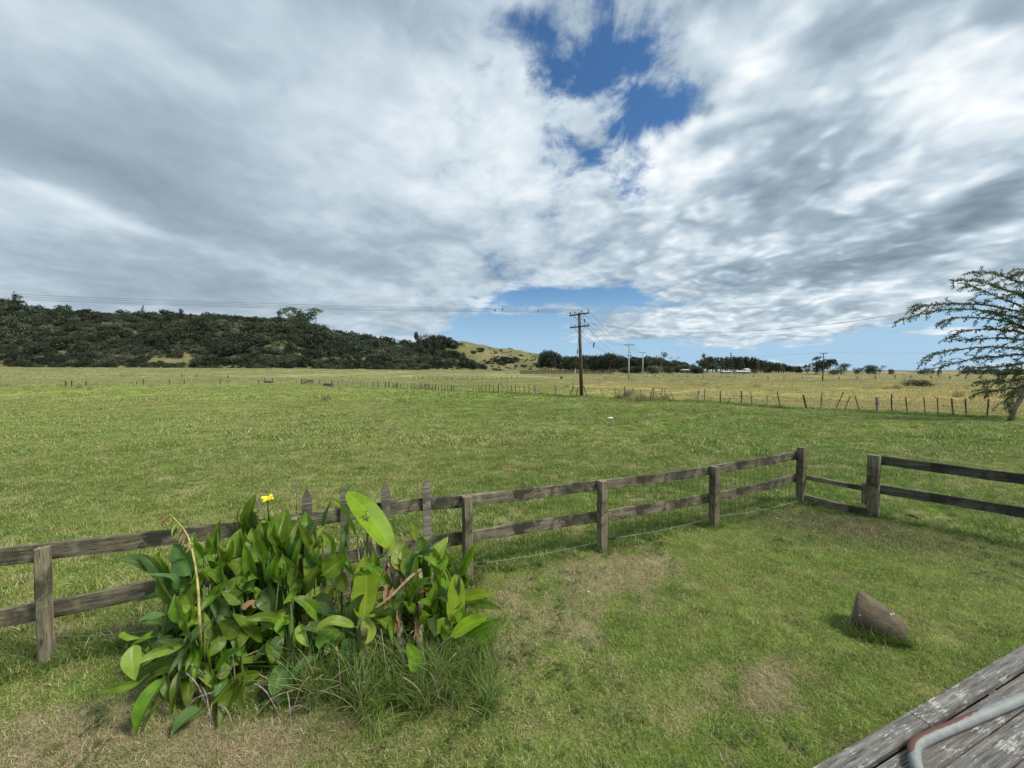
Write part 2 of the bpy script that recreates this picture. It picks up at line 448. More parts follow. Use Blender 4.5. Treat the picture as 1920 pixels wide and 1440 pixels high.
def grass_mat(name, kind):
    m, k, p, o = newmat(name)
    if kind == 'ground':
        col, pos, n2 = grass_colour(k, False)
        sep = k.xyz(pos)
        fine = k.noise(pos, 5.0, 6, 0.7)
        fine2 = k.noise(pos, 0.9, 6, 0.7, w=2.0)
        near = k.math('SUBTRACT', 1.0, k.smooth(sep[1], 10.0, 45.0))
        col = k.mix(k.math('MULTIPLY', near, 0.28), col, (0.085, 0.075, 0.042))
        col = k.mix(k.math('MULTIPLY', k.smooth(fine, 0.4, 0.7), 0.4), col, (0.07, 0.08, 0.03))
        col = k.mix(k.math('MULTIPLY', k.smooth(fine2, 0.5, 0.7), 0.3), col, (0.30, 0.26, 0.13))
        k.link(col, p.inputs['Base Color']); p.inputs['Roughness'].default_value = 1.0
        p.inputs['Specular IOR Level'].default_value = 0.0
        bump(k, p, k.math('ADD', fine, fine2), 0.9, 0.15)
    else:
        col, pos, n2 = grass_colour(k, True)
        oi = k.new('ShaderNodeObjectInfo')
        at_ = k.new('ShaderNodeAttribute', attribute_name='shade')
        hsv = k.new('ShaderNodeHueSaturation'); 
        tip = at_.outputs['Fac']
        rnd = k.new('ShaderNodeAttribute', attribute_name='blade_rnd').outputs['Fac']
        col = k.mix(k.math('MULTIPLY', k.smooth(rnd, 0.80, 0.86), 0.8), col, (0.46, 0.40, 0.23))
        if kind == 'lush': col = k.mix(0.7, col, (0.095, 0.165, 0.028))
        if kind == 'dry': col = k.mix(0.65, col, (0.30, 0.24, 0.14))
        k.link(col, hsv.inputs['Color'])
        k.link(k.math('MULTIPLY_ADD', oi.outputs['Random'], 0.35, k.math('MULTIPLY_ADD', rnd, 1.0, 0.42)), hsv.inputs['Value'])
        k.link(k.math('MULTIPLY_ADD', oi.outputs['Random'], 0.03, 0.485), hsv.inputs['Hue'])
        k.link(hsv.outputs[0], p.inputs['Base Color'])
        p.inputs['Roughness'].default_value = 0.55
        p.inputs['Specular IOR Level'].default_value = 0.3
        tr = k.new('ShaderNodeBsdfTranslucent'); k.link(hsv.outputs[0], tr.inputs[0])
        mx = k.new('ShaderNodeMixShader'); mx.inputs[0].default_value = 0.35
        k.link(p.outputs[0], mx.inputs[1]); k.link(tr.outputs[0], mx.inputs[2]); k.link(mx.outputs[0], o.inputs[0])
    return m
M_ground = grass_mat('pasture ground', 'ground')
M_blade = grass_mat('grass blades', 'blade')
M_lush = grass_mat('long lush blades', 'lush')
M_drygrass = grass_mat('dry rush blades', 'dry')

def leafmat(name, base, vein, bright, trans=0.35, veins=60, brown=0.12, rough=0.30):
    m, k, p, o = newmat(name)
    uv = k.new('ShaderNodeUVMap'); uv.uv_map = 'UVMap'
    oi = k.new('ShaderNodeObjectInfo'); g = k.new('ShaderNodeNewGeometry')
    u, v, _ = k.xyz(uv.outputs[0])
    au = k.math('ABSOLUTE', k.math('SUBTRACT', u, 0.5))
    # side veins sweep forwards from the midrib
    ph = k.math('MULTIPLY', k.math('SUBTRACT', v, k.math('MULTIPLY', au, 0.45)), veins)
    vs = k.math('SINE', k.math('MULTIPLY', ph, 6.283))
    nz = k.noise(g.outputs['Position'], 9, 4, 0.6)
    col = k.mix(k.smooth(nz, 0.35, 0.65), base, bright)
    col = k.mix(k.math('MULTIPLY', k.smooth(vs, 0.2, 1.0), 0.42), col, vein)
    col = k.mix(k.math('MULTIPLY', k.math('SUBTRACT', 1.0, k.smooth(au, 0.018, 0.045)), 0.9), col, vein)
    sp = k.noise(uv.outputs[0], 7, 5, 0.7, 0.5)
    edge = k.math('MULTIPLY_ADD', k.smooth(v, 0.80, 1.02), 0.20, k.math('MULTIPLY', k.smooth(au, 0.42, 0.5), 0.10))
    col = k.mix(k.math('MULTIPLY', k.smooth(k.math('ADD', sp, edge), 0.66, 0.74), min(1, brown * 5)), col, (0.24, 0.16, 0.06))
    hsv = k.new('ShaderNodeHueSaturation'); k.link(col, hsv.inputs['Color'])
    k.link(k.math('MULTIPLY_ADD', oi.outputs['Random'], 0.55, 0.72), hsv.inputs['Value'])
    k.link(k.math('MULTIPLY_ADD', oi.outputs['Random'], 0.035, 0.482), hsv.inputs['Hue'])
    k.link(hsv.outputs[0], p.inputs['Base Color'])
    p.inputs['Roughness'].default_value = rough; p.inputs['Specular IOR Level'].default_value = 0.42
    bump(k, p, vs, 0.45, 0.004)
    tr = k.new('ShaderNodeBsdfTranslucent')
    k.link(k.mix(1.0, hsv.outputs[0], (1.15, 1.25, 0.55), 'MULTIPLY'), tr.inputs[0])
    mx = k.new('ShaderNodeMixShader'); mx.inputs[0].default_value = trans
    k.link(p.outputs[0], mx.inputs[1]); k.link(tr.outputs[0], mx.inputs[2]); k.link(mx.outputs[0], o.inputs[0])
    return m
M_canna = leafmat('canna leaf', (0.085, 0.175, 0.012), (0.27, 0.38, 0.07), (0.175, 0.300, 0.022), 0.45, 26)
M_canna_blue = leafmat('bluish canna leaf', (0.060, 0.130, 0.036), (0.17, 0.27, 0.10), (0.110, 0.205, 0.050), 0.32, 26)
M_canna_pale = leafmat('yellowing canna leaf', (0.19, 0.30, 0.040), (0.36, 0.42, 0.11), (0.29, 0.38, 0.05), 0.42, 24, 0.18)
M_banana = leafmat('banana leaf', (0.25, 0.43, 0.018), (0.44, 0.60, 0.06), (0.35, 0.53, 0.025), 0.55, 50, 0.05, 0.42)
M_deadleaf = leafmat('dead curled leaf', (0.20, 0.11, 0.05), (0.30, 0.19, 0.10), (0.28, 0.17, 0.09), 0.2, 20, 0.2, 0.8)

def crownmat(name, dark, mid, light, trans=0.2, sc=0.25):
    m, k, p, o = newmat(name)
    g = k.new('ShaderNodeNewGeometry'); oi = k.new('ShaderNodeObjectInfo')
    a = k.noise(g.outputs['Position'], sc, 4, 0.6)
    b = k.noise(g.outputs['Position'], sc * 0.12, 3, 0.5, w=5.0)
    c = k.mix(k.smooth(a, 0.35, 0.65), dark, mid)
    c = k.mix(k.math('MULTIPLY', k.smooth(b, 0.45, 0.65), 0.55), c, light)
    hsv = k.new('ShaderNodeHueSaturation'); k.link(c, hsv.inputs['Color'])
    r3 = k.math('POWER', oi.outputs['Random'], 3.0)
    k.link(k.math('MULTIPLY_ADD', r3, 1.5, 0.62), hsv.inputs['Value'])
    k.link(k.math('MULTIPLY_ADD', oi.outputs['Random'], 0.06, 0.46), hsv.inputs['Hue'])
    hsv.inputs['Saturation'].default_value = 0.92
    k.link(hsv.outputs[0], p.inputs['Base Color']); p.inputs['Roughness'].default_value = 0.7
    tr = k.new('ShaderNodeBsdfTranslucent'); k.link(hsv.outputs[0], tr.inputs[0])
    mx = k.new('ShaderNodeMixShader'); mx.inputs[0].default_value = trans
    k.link(p.outputs[0], mx.inputs[1]); k.link(tr.outputs[0], mx.inputs[2]); k.link(mx.outputs[0], o.inputs[0])
    return m
M_bush = crownmat('hill scrub foliage', (0.024, 0.040, 0.022), (0.050, 0.070, 0.036), (0.115, 0.130, 0.075), 0.18)
M_pine = crownmat('pine foliage', (0.032, 0.052, 0.030), (0.058, 0.084, 0.044), (0.080, 0.105, 0.052), 0.2)
M_olive = crownmat('grey green foliage', (0.06, 0.075, 0.04), (0.10, 0.12, 0.065), (0.13, 0.15, 0.08), 0.2)
M_spray = crownmat('fine tree foliage', (0.13, 0.19, 0.10), (0.21, 0.28, 0.15), (0.28, 0.31, 0.17), 0.45, 0.8)

# ------------------------------------------------------------------ terrain
def sstep(x, a, b):
    t = np.clip((np.asarray(x, float) - a) / (b - a), 0, 1); return t * t * (3 - 2 * t)
def vnoise(x, y, seed=0):
    """cheap smooth value noise"""
    x = np.asarray(x, float); y = np.asarray(y, float)
    xi = np.floor(x).astype(np.int64); yi = np.floor(y).astype(np.int64)
    fx = x - xi; fy = y - yi
    fx = fx * fx * (3 - 2 * fx); fy = fy * fy * (3 - 2 * fy)
    def h(a, b):
        v = (a * 374761393 + b * 668265263 + seed * 1442695041) & 0x7fffffff
        v = ((v ^ (v >> 13)) * 1274126177) & 0x7fffffff
        return ((v ^ (v >> 16)) & 0xffff) / 65535.0
    return (h(xi, yi) * (1 - fx) + h(xi + 1, yi) * fx) * (1 - fy) + (h(xi, yi + 1) * (1 - fx) + h(xi + 1, yi + 1) * fx) * fy
RISE_PX = [-3000, -400, 300, 700, 1000, 1300, 1900, 5000]
RISE_Z = [7.5, 7.0, 6.2, 4.5, 3.0, 1.8, 0.8, 0.5]
def ground_z(x, y):
    x = np.asarray(x, float); y = np.asarray(y, float)
    px = 960 + F * x / np.maximum(y, 1.0)
    rise = np.interp(px, RISE_PX, RISE_Z) * sstep(y, 90, 340)
    r = np.hypot(x, y)
    und = (vnoise(x / 7, y / 7, 1) - .5) * 0.22 * sstep(r, 9, 25) + (vnoise(x / 1.6, y / 1.3, 2) - .5) * 0.11 * sstep(r, 6.5, 14) \
        + (vnoise(x / 30, y / 30, 3) - .5) * 0.5 * sstep(r, 45, 110) + (vnoise(x / 0.8, y / 0.8, 5) - .5) * 0.02
    return rise + und
radii = np.concatenate([np.linspace(0.3, 14, 110), 14 * (3600 / 14) ** np.linspace(0.012, 1, 190)])
na = 420
ang = np.linspace(0, 2 * math.pi, na, endpoint=False)
RR, AA = np.meshgrid(radii, ang, indexing='ij')
GX, GY = RR * np.sin(AA), RR * np.cos(AA)
GZ = ground_z(GX, GY)
V = np.stack([GX, GY, GZ], -1).reshape(-1, 3)
i, j = np.meshgrid(np.arange(len(radii) - 1), np.arange(na), indexing='ij')
a = i * na + j; b = i * na + (j + 1) % na
Fq = np.stack([a, a + na, b + na, b], -1).reshape(-1, 4)
V = np.vstack([V, [[0, 0, 0.0]]])
me = mesh_np('ground', V, Fq, M_ground, smooth=True)
gro = obj('ground', me); tag(gro, 'flat green and straw coloured pasture and mown lawn', kind='structure')

# hills
HX = [-1400, -700, -200, 0, 40, 130, 250, 340, 420, 520, 600, 690, 760, 830, 870, 930, 1010, 1070, 1130, 1200]
HYP = [545, 556, 568, 584, 586, 591, 598, 601, 604, 610, 627, 643, 655, 640, 644, 654, 663, 680, 692, 699]
HF = [300, 300, 300, 300, 300, 300, 300, 305, 310, 320, 330, 345, 360, 375, 385, 400, 420, 440, 460, 480]
HR = [520, 500, 480, 470, 470, 465, 460, 460, 455, 450, 450, 460, 480, 560, 600, 640, 660, 660, 660, 660]
def hill_z(px, t):
    """height of the hill surface in column px, t = 0 foot .. 1 ridge .. 1.6 behind"""
    yf = np.interp(px, HX, HF); yr = np.interp(px, HX, HR)
    zr = H + (697.5 - np.interp(px, HX, HYP)) / F * yr
    Y = yf + (yr - yf) * t
    X = (px - 960) / F * Y
    z0 = ground_z((px - 960) / F * yf, yf) - 1.2
    prof = np.where(t < 1, np.sin(np.clip(t, 0, 1) * math.pi / 2) ** 1.25, 1 - 0.25 * (t - 1) ** 2)
    k = sstep(t, 0.02, 0.3) * (1 - sstep(t, 0.75, 1.0) * 0.85)
    nz = ((vnoise(X / 45, Y / 45, 8) - .5) * 13 + (vnoise(X / 14, Y / 14, 9) - .5) * 4) * k
    return X, Y, z0 + (zr - z0) * prof + nz * np.clip((zr - z0) / 40, 0.1, 1)
cols = np.linspace(-1400, 1200, 420); ts = np.linspace(0, 1.9, 60)
PX, TT = np.meshgrid(cols, ts, indexing='ij')
X, Y, Z = hill_z(PX, TT)
V = np.stack([X, Y, Z], -1).reshape(-1, 3)
i, j = np.meshgrid(np.arange(len(cols) - 1), np.arange(len(ts) - 1), indexing='ij')
a = i * len(ts) + j
Fq = np.stack([a, a + len(ts), a + len(ts) + 1, a + 1], -1).reshape(-1, 4)
mh, k, p, o = newmat('hill grass')
g = k.new('ShaderNodeNewGeometry')
c = k.mix(k.smooth(k.noise(g.outputs['Position'], 0.03, 5, 0.6), 0.35, 0.6), (0.20, 0.175, 0.085), (0.115, 0.13, 0.05))
c = k.mix(k.math('MULTIPLY', k.smooth(k.noise(g.outputs['Position'], 0.25, 5, 0.7), 0.5, 0.65), 0.55), c, (0.09, 0.085, 0.04))
k.link(c, p.inputs['Base Color']); p.inputs['Roughness'].default_value = 1
bump(k, p, k.noise(g.outputs['Position'], 0.4, 5, 0.7), 0.8, 1.0)
hl = obj('hills', mesh_np('hills', V, Fq, mh, smooth=True)); tag(hl, 'long dry grass hill rising behind the paddocks', kind='structure')
# low dunes at the right
cols = np.linspace(1180, 3200, 260); ts = np.linspace(0, 1, 14)
PX, TT = np.meshgrid(cols, ts, indexing='ij')
Y = 620 + 500 * TT; X = (PX - 960) / F * Y
top = (3.2 + 6.5 * (vnoise(PX / 90, PX * 0, 4)) + 2 * vnoise(PX / 25, PX * 0, 6))
Z = -0.5 + (top + 0.5) * np.sin(np.clip(TT * 1.0, 0, 1) * math.pi) * sstep(PX, 1180, 1300)
V = np.stack([X, Y, Z], -1).reshape(-1, 3)
i, j = np.meshgrid(np.arange(len(cols) - 1), np.arange(len(ts) - 1), indexing='ij')
a = i * len(ts) + j
Fq = np.stack([a, a + len(ts), a + len(ts) + 1, a + 1], -1).reshape(-1, 4)
md, k, p, o = newmat('dune scrub')
g = k.new('ShaderNodeNewGeometry')
c = k.mix(k.smooth(k.noise(g.outputs['Position'], 0.02, 5, 0.6), 0.42, 0.56), (0.26, 0.22, 0.15), (0.07, 0.085, 0.05))
k.link(c, p.inputs['Base Color']); p.inputs['Roughness'].default_value = 1
dn = obj('hills', mesh_np('dunes', V, Fq, md, smooth=True)); tag(dn, 'low scrubby dunes on the right horizon', kind='structure')

# ------------------------------------------------------------------ scattering
def scatter(name, pos, rot, scl, idx, sources, label=None):
    me = bpy.data.meshes.new(name)
    me.vertices.add(len(pos)); me.vertices.foreach_set('co', np.asarray(pos, np.float32).ravel())
    for nm, typ, data in (('rot', 'FLOAT_VECTOR', rot), ('scl', 'FLOAT_VECTOR', scl)):
        a = me.attributes.new(nm, typ, 'POINT'); a.data.foreach_set('vector', np.asarray(data, np.float32).ravel())
    a = me.attributes.new('idx', 'INT', 'POINT'); a.data.foreach_set('value', np.asarray(idx, np.int32))
    o = obj(name, me)
    tag(o, label, kind='stuff')
    t = bpy.data.node_groups.new(name + ' scatter', 'GeometryNodeTree')
    t.interface.new_socket('Geometry', in_out='INPUT', socket_type='NodeSocketGeometry')
    t.interface.new_socket('Geometry', in_out='OUTPUT', socket_type='NodeSocketGeometry')
    N, L = t.nodes, t.links
    gi = N.new('NodeGroupInput'); go = N.new('NodeGroupOutput'); jn = N.new('GeometryNodeJoinGeometry')
    def attr(nm, typ):
        q = N.new('GeometryNodeInputNamedAttribute'); q.data_type = typ; q.inputs['Name'].default_value = nm
        return q.outputs['Attribute']
    ar, as_, ai = attr('rot', 'FLOAT_VECTOR'), attr('scl', 'FLOAT_VECTOR'), attr('idx', 'INT')
    for kx, src in enumerate(sources):
        oi = N.new('GeometryNodeObjectInfo'); oi.inputs['Object'].default_value = src; oi.inputs['As Instance'].default_value = True
        ip = N.new('GeometryNodeInstanceOnPoints')
        cp = N.new('FunctionNodeCompare'); cp.data_type = 'INT'; cp.operation = 'EQUAL'
        L.new(ai, cp.inputs[2]); cp.inputs[3].default_value = kx
        L.new(gi.outputs[0], ip.inputs['Points']); L.new(cp.outputs[0], ip.inputs['Selection'])
        L.new(oi.outputs['Geometry'], ip.inputs['Instance']); L.new(ar, ip.inputs['Rotation']); L.new(as_, ip.inputs['Scale'])
        L.new(ip.outputs[0], jn.inputs[0])
    L.new(jn.outputs[0], go.inputs[0])
    md = o.modifiers.new('scatter', 'NODES'); md.node_group = t
    return o
def source(name, me):
    return bpy.data.objects.new(name, me)

def tuft_mesh(name, nb, rad, hmin, hmax, width, mat, lean=0.5, seed=0, segs=2, curl=0.5):
    r = np.random.default_rng(seed)
    Vs, Fs, rnds = [], [], []
    nv = 0
    for b in range(nb):
        rr = rad * math.sqrt(r.random()); th = r.random() * 6.283
        x0, y0 = rr * math.cos(th), rr * math.sin(th)
        h = r.uniform(hmin, hmax); a = r.random() * 6.283
        ln = lean * r.uniform(0.2, 1.0) * h
        dxx, dyy = math.cos(a), math.sin(a)
        fa = a + r.uniform(0.6, 2.5)
        wx, wy = math.cos(fa) * width / 2, math.sin(fa) * width / 2
        rv = r.random()
        for s in range(segs):
            t = s / segs
            o = ln * t ** 1.8; zz = h * (t - curl * 0.35 * t * t)
            wk = 1 - 0.45 * t
            Vs += [(x0 + dxx * o - wx * wk, y0 + dyy * o - wy * wk, zz), (x0 + dxx * o + wx * wk, y0 + dyy * o + wy * wk, zz)]
        Vs.append((x0 + dxx * ln, y0 + dyy * ln, h * (1 - curl * 0.35)))
        for s in range(segs - 1):
            q = nv + 2 * s
            Fs += [(q, q + 1, q + 3), (q, q + 3, q + 2)]
        q = nv + 2 * (segs - 1)
        Fs.append((q, q + 1, q + 2))
        cnt = 2 * segs + 1
        rnds += [rv] * cnt; nv += cnt
    me = mesh_np(name, Vs, Fs, mat)
    at_ = me.attributes.new('blade_rnd', 'FLOAT', 'POINT'); at_.data.foreach_set('value', np.asarray(rnds, np.float32))
    return me
lawnT = [source('lawn_tuft', tuft_mesh('lawn_tuft', 70, 0.10, 0.014, 0.036, 0.0030, M_blade, 1.3, s)) for s in range(5)]
pastT = [source('pasture_tuft', tuft_mesh('pasture_tuft', 80, 0.13, 0.025, 0.075, 0.0045, M_blade, 1.1, 20 + s)) for s in range(4)]
midT = [source('field_tuft', tuft_mesh('field_tuft', 90, 0.30, 0.03, 0.085, 0.012, M_blade, 1.1, 30 + s)) for s in range(4)]
farT = [source('field_tuft', tuft_mesh('field_tuft_far', 110, 0.85, 0.05, 0.16, 0.035, M_blade, 1.0, 40 + s)) for s in range(4)]
longT = [source('long_grass', tuft_mesh('long_grass', 46, 0.09, 0.10, 0.26, 0.0055, M_lush, 0.9, 50 + s, 4, 0.8)) for s in range(4)]
talT = [source('tall_grass', tuft_mesh('tall_grass', 26, 0.08, 0.25, 0.62, 0.0065, M_lush, 0.9, 60 + s, 6, 0.9)) for s in range(4)]
rushT = [source('rush', tuft_mesh('rush', 90, 0.35, 0.30, 0.75, 0.022, M_drygrass, 0.5, 70 + s, 3, 0.3)) for s in range(3)]

# fence geometry (used for grass as well)
PL = gnd(88, 1243); P2 = gnd(876, 1083); P3 = gnd(1129, 1033); P4 = gnd(1338, 988); PC = gnd(1501, 944); PG = gnd(1636, 968)
def fence_side(x, y):        # > 0 outside the lawn
    s1 = y - (PL.y + (x - PL.x) * (PC.y - PL.y) / (PC.x - PL.x))
    return s1
def in_lawn(x, y):
    nodes = [(-40, PL.y - 14), (PL.x, PL.y), (P2.x, P2.y), (P3.x, P3.y), (P4.x, P4.y), (PC.x, PC.y), (PG.x, PG.y), (PG.x + 9, PG.y - 12)]
    fy = np.interp(x, [q[0] for q in nodes], [q[1] for q in nodes])
    return y < fy
def wedge(nn, y0, y1, umax=1.42):
    """uniform points per area in the view wedge"""
    u = rng.random(nn)
    Y = np.sqrt(y0 * y0 + u * (y1 * y1 - y0 * y0)); X = rng.uniform(-umax, umax, nn) * Y
    return X, Y
DECK_Z = 0.55
dk0 = gnd(1520, 1440, DECK_Z); dk1 = gnd(1920, 1208, DECK_Z)
ddir = (dk1 - dk0).normalized(); dnor = Vector((ddir.y, -ddir.x, 0))      # points towards the house
def over_deck(x, y): return (x - dk0.x) * dnor.x + (y - dk0.y) * dnor.y > 0.06
def put(name, X, Y, keep, sources, smin, smax, label, zs=1.0, tilt=0.12, dz=-0.004):
    X, Y = X[keep], Y[keep]
    Z = ground_z(X, Y) + dz
    nn = len(X)
    rot = np.stack([rng.normal(0, tilt, nn), rng.normal(0, tilt, nn), rng.uniform(0, 6.283, nn)], -1)
    s = rng.uniform(smin, smax, nn)
    scl = np.stack([s, s, s * zs * rng.uniform(0.7, 1.3, nn)], -1)
    return scatter(name, np.stack([X, Y, Z], -1), rot, scl, rng.integers(0, len(sources), nn), sources, label)
# mown lawn
X, Y = wedge(23000, 1.4, 8.2, 1.5)
keep = in_lawn(X, Y) & ~over_deck(X, Y)
put('lawn_grass', X, Y, keep, lawnT, 0.8, 1.3, 'short mown grass of the lawn inside the fence')
weedT = []
for q_ in range(3):
    rw = np.random.default_rng(200 + q_)
    Vw, Fw = [], []
    for l_ in range(16):
        a_ = rw.uniform(0, 6.28); rr_ = rw.uniform(.01, .05); s_ = rw.uniform(.006, .013); b_ = a_ + rw.normal(0, .5)
        c0 = np.array([rr_ * math.cos(a_), rr_ * math.sin(a_), rw.uniform(.012, .032)])
        f_ = np.array([math.cos(b_), math.sin(b_), rw.uniform(-.1, .3)]); g_ = np.array([-math.sin(b_), math.cos(b_), 0])
        k0 = len(Vw); Vw += [c0 - f_ * s_, c0 + g_ * s_ * .7, c0 + f_ * s_ * 1.2, c0 - g_ * s_ * .7]; Fw.append((k0, k0 + 1, k0 + 2, k0 + 3))
    weedT.append(source('clover', mesh_np('clover', np.array(Vw), Fw, M_lush)))
X, Y = wedge(9000, 1.9, 16, 1.5)
keep = ~over_deck(X, Y) & ((vnoise(X / .5, Y / .5, 41) + vnoise(X / 2, Y / 2, 42) * .8) > 1.0)
put('clover', X, Y, keep, weedT, .8, 1.7, 'small clover and flat weeds growing among the grass')
# pasture close to the fence
X, Y = wedge(26000, 2.6, 13, 1.45)
dens = vnoise(X / 0.6, Y / 0.6, 12) * 0.7 + vnoise(X / 2.5, Y / 2.5, 13) * 0.6
keep = ~in_lawn(X, Y)
sz = 0.55 + dens
Xk, Yk = X[keep], Y[keep]
nn = len(Xk); s = (0.55 + 0.9 * dens[keep]) * rng.uniform(0.7, 1.2, nn)
scatter('pasture_grass', np.stack([Xk, Yk, ground_z(Xk, Yk) - .004], -1),
        np.stack([rng.normal(0, .12, nn), rng.normal(0, .12, nn), rng.uniform(0, 6.28, nn)], -1),
        np.stack([s * 1.2, s * 1.2, s], -1), rng.integers(0, 4, nn), pastT, 'grazed green pasture grass beyond the fence')
X, Y = wedge(9000, 3.4, 26, 1.45)
dn_ = vnoise(X / 0.45, Y / 0.45, 31) + vnoise(X / 1.7, Y / 1.7, 32) * .8
keep = ~in_lawn(X, Y) & (dn_ > 1.12)
put('grass_clumps', X, Y, keep, longT, 0.35, 0.85, 'darker green tussocks dotted through the near pasture', 0.75, 0.2)
X, Y = wedge(24000, 11, 34, 1.42)
dens = vnoise(X / 1.2, Y / 0.9, 14) ** 2 * 1.3 + vnoise(X / 4, Y / 2.5, 15) * 0.7
nn = len(X); s = (0.45 + 0.95 * dens) * rng.uniform(0.7, 1.2, nn)
scatter('field_grass', np.stack([X, Y, ground_z(X, Y) - .01], -1),
        np.stack([rng.normal(0, .1, nn), rng.normal(0, .1, nn), rng.uniform(0, 6.28, nn)], -1),
        np.stack([s, s, s], -1), rng.integers(0, 4, nn), midT, 'rough grass covering the middle of the paddock')
X, Y = wedge(26000, 30, 130, 1.42)
dens = vnoise(X / 3, Y / 3, 16) * 0.8 + vnoise(X / 14, Y / 14, 17) * 0.7
nn = len(X); s = (0.4 + 1.0 * dens) * rng.uniform(0.7, 1.2, nn)
scatter('far_grass', np.stack([X, Y, ground_z(X, Y) - .02], -1),
        np.stack([rng.normal(0, .05, nn), rng.normal(0, .05, nn), rng.uniform(0, 6.28, nn)], -1),
        np.stack([s, s, s], -1), rng.integers(0, 4, nn), farT, 'dry straw grass covering the far paddocks')
X, Y = wedge(30000, 115, 330, 1.42)
dens = vnoise(X / 9, Y / 22, 18) * 0.9 + vnoise(X / 30, Y / 60, 19) * 0.7
nn = len(X); s = (0.4 + 1.5 * dens) * rng.uniform(0.7, 1.3, nn)
scatter('distant_grass', np.stack([X, Y, ground_z(X, Y) - .03], -1),
        np.stack([rng.normal(0, .03, nn), rng.normal(0, .03, nn), rng.uniform(0, 6.28, nn)], -1),
        np.stack([s * 1.6, s * 1.6, s], -1), rng.integers(0, 4, nn), farT, 'tawny grass in the most distant paddocks before the hill')
# longer uncut grass along the rails and round the posts
pts = []
nodes = [PL + (PL - P2) * 0.6, PL, P2, P3, P4, PC, PG, PG + Vector((2.2, -2.9, 0))]
for a_, b_ in zip(nodes, nodes[1:]):
    d_ = (b_ - a_); L_ = d_.length; d_.normalize(); nr = Vector((-d_.y, d_.x, 0))
    for q in range(int(L_ * 34)):
        p_ = a_ + d_ * random.uniform(0, L_) + nr * (abs(random.gauss(0, 0.22)) - 0.06)
        pts.append((p_.x, p_.y))
for P_ in (PL, P2, P3, P4, PC, PG):
    for q in range(14):
        t_ = random.uniform(0, 6.28); rr = random.uniform(.06, .2)
        pts.append((P_.x + rr * math.cos(t_), P_.y + rr * math.sin(t_)))
for q in range(60):
    f_ = random.random(); p_ = gnd(1592, 1188).lerp(gnd(1708, 1212), f_); pts.append((p_.x + random.gauss(0, .03), p_.y - .01 + random.gauss(0, .02)))
pts = np.array(pts)
put('fence_line_grass', pts[:, 0], pts[:, 1], np.ones(len(pts), bool), longT, 0.3, 0.75, 'uncut lush grass growing along the foot of the rails', 1.0, 0.2)
# tall grass growing through the canna clump
pts = []
for q in range(170):
    t_ = random.random()
    a_ = gnd(random.uniform(560, 930), random.uniform(1200, 1340))
    pts.append((a_.x, a_.y))
for q in range(110):
    a_ = gnd(random.gauss(760, 90), random.gauss(1275, 40))
    pts.append((a_.x, a_.y))
pts = np.array(pts)
put('tall_grass', pts[:, 0], pts[:, 1], in_lawn(pts[:, 0], pts[:, 1]), talT, 0.4, 0.85, 'tall arching grass growing through the canna clump', 1.0, 0.25)
fpx = rng.uniform(560, 1900, 1500); fpy = np.interp(fpx, [560, 850, 1000, 1100, 1250, 1400, 1500, 1700, 1900], [721, 734, 740, 744.5, 755, 761, 767, 776, 784]) + rng.normal(0, .7, 1500)
fq = np.array([gnd(a_, b_)[:2] for a_, b_ in zip(fpx, fpy)])
put('fence_foot_grass', fq[:, 0], fq[:, 1], np.ones(len(fq), bool), longT, 0.9, 2.0, 'long green grass along the foot of the batten fence', 0.7, 0.2)
# rushes along the batten fence and dotted over the paddock
rp = []
for (a_, b_, nn_, sp) in ((800, 728, 26, 22), (1215, 752, 22, 45), (1180, 747, 14, 30), (740, 727, 5, 6), (750, 752, 3, 6), (142, 708, 8, 8), (10, 726, 7, 14), (190, 723, 9, 25),
                          (1190, 712, 5, 10), (1134, 711, 5, 6), (1418, 727, 7, 6), (1385, 705, 6, 18), (865, 704, 6, 10), (430, 716, 4, 8), (610, 752, 4, 6),
                          (1680, 730, 5, 14), (1795, 745, 5, 8), (400, 716, 4, 9), (475, 714, 3, 7), (1700, 709, 4, 16)):
    for q in range(nn_):
        g_ = gnd(a_ + random.gauss(0, sp * .5), b_ + random.gauss(0, 1.2))
        rp.append((g_.x, g_.y))
for q in range(60):
    g_ = gnd(random.uniform(-60, 1980), random.uniform(706, 735)); rp.append((g_.x, g_.y))
rp = np.array(rp)
put('rushes', rp[:, 0], rp[:, 1], np.ones(len(rp), bool), rushT, 0.5, 1.25, 'brown rushes in tufts over the far paddocks', 1.0, 0.08)

# pale dead stalks and small thistles dotted over the grazed paddock
X, Y = wedge(1500, 5.5, 45, 1.4)
keep = ~in_lawn(X, Y) & (vnoise(X / 3, Y / 3, 51) + vnoise(X / 1, Y / 1, 52) * .6 > .85)
put('dead_stalks', X, Y, keep, rushT, .16, .42, 'pale dead stalks dotted over the grazed paddock', .8, .15)
# ------------------------------------------------------------------ wooden fence round the lawn
wf = thing('wooden_fence', 'weathered post and rail timber fence round the lawn with five pointed pickets behind the cannas', 'fence', PL)
def W2L(v): return Vector(v) - wf.location
def fpost(P_, top, w, seed, h=None, mat=M_post, tw=0.0):
    o = timber('post', W2L((P_.x, P_.y, -0.05)), W2L((P_.x, P_.y, top)), w, h or w, mat, wf, seed=seed, bev=0.012, roll=tw)
    return o
fang = math.atan2((PC - PL).y, (PC - PL).x)
fpost(PL, 1.005, 0.082, 1, tw=fang); fpost(P2, 0.998, 0.11, 2, tw=fang); fpost(P3, 0.99, 0.115, 3, tw=fang); fpost(P4, 0.985, 0.12, 4, tw=fang)
fpost(PC, 1.075, 0.125, 5, tw=fang); fpost(PG, 1.07, 0.155, 6, tw=0.6)
PM = PL.lerp(P2, 0.5); fpost(PM, 0.99, 0.11, 7, tw=fang)
PLL = PL + (PL - P2).normalized() * 2.2; fpost(PLL, 1.0, 0.11, 8, tw=fang)
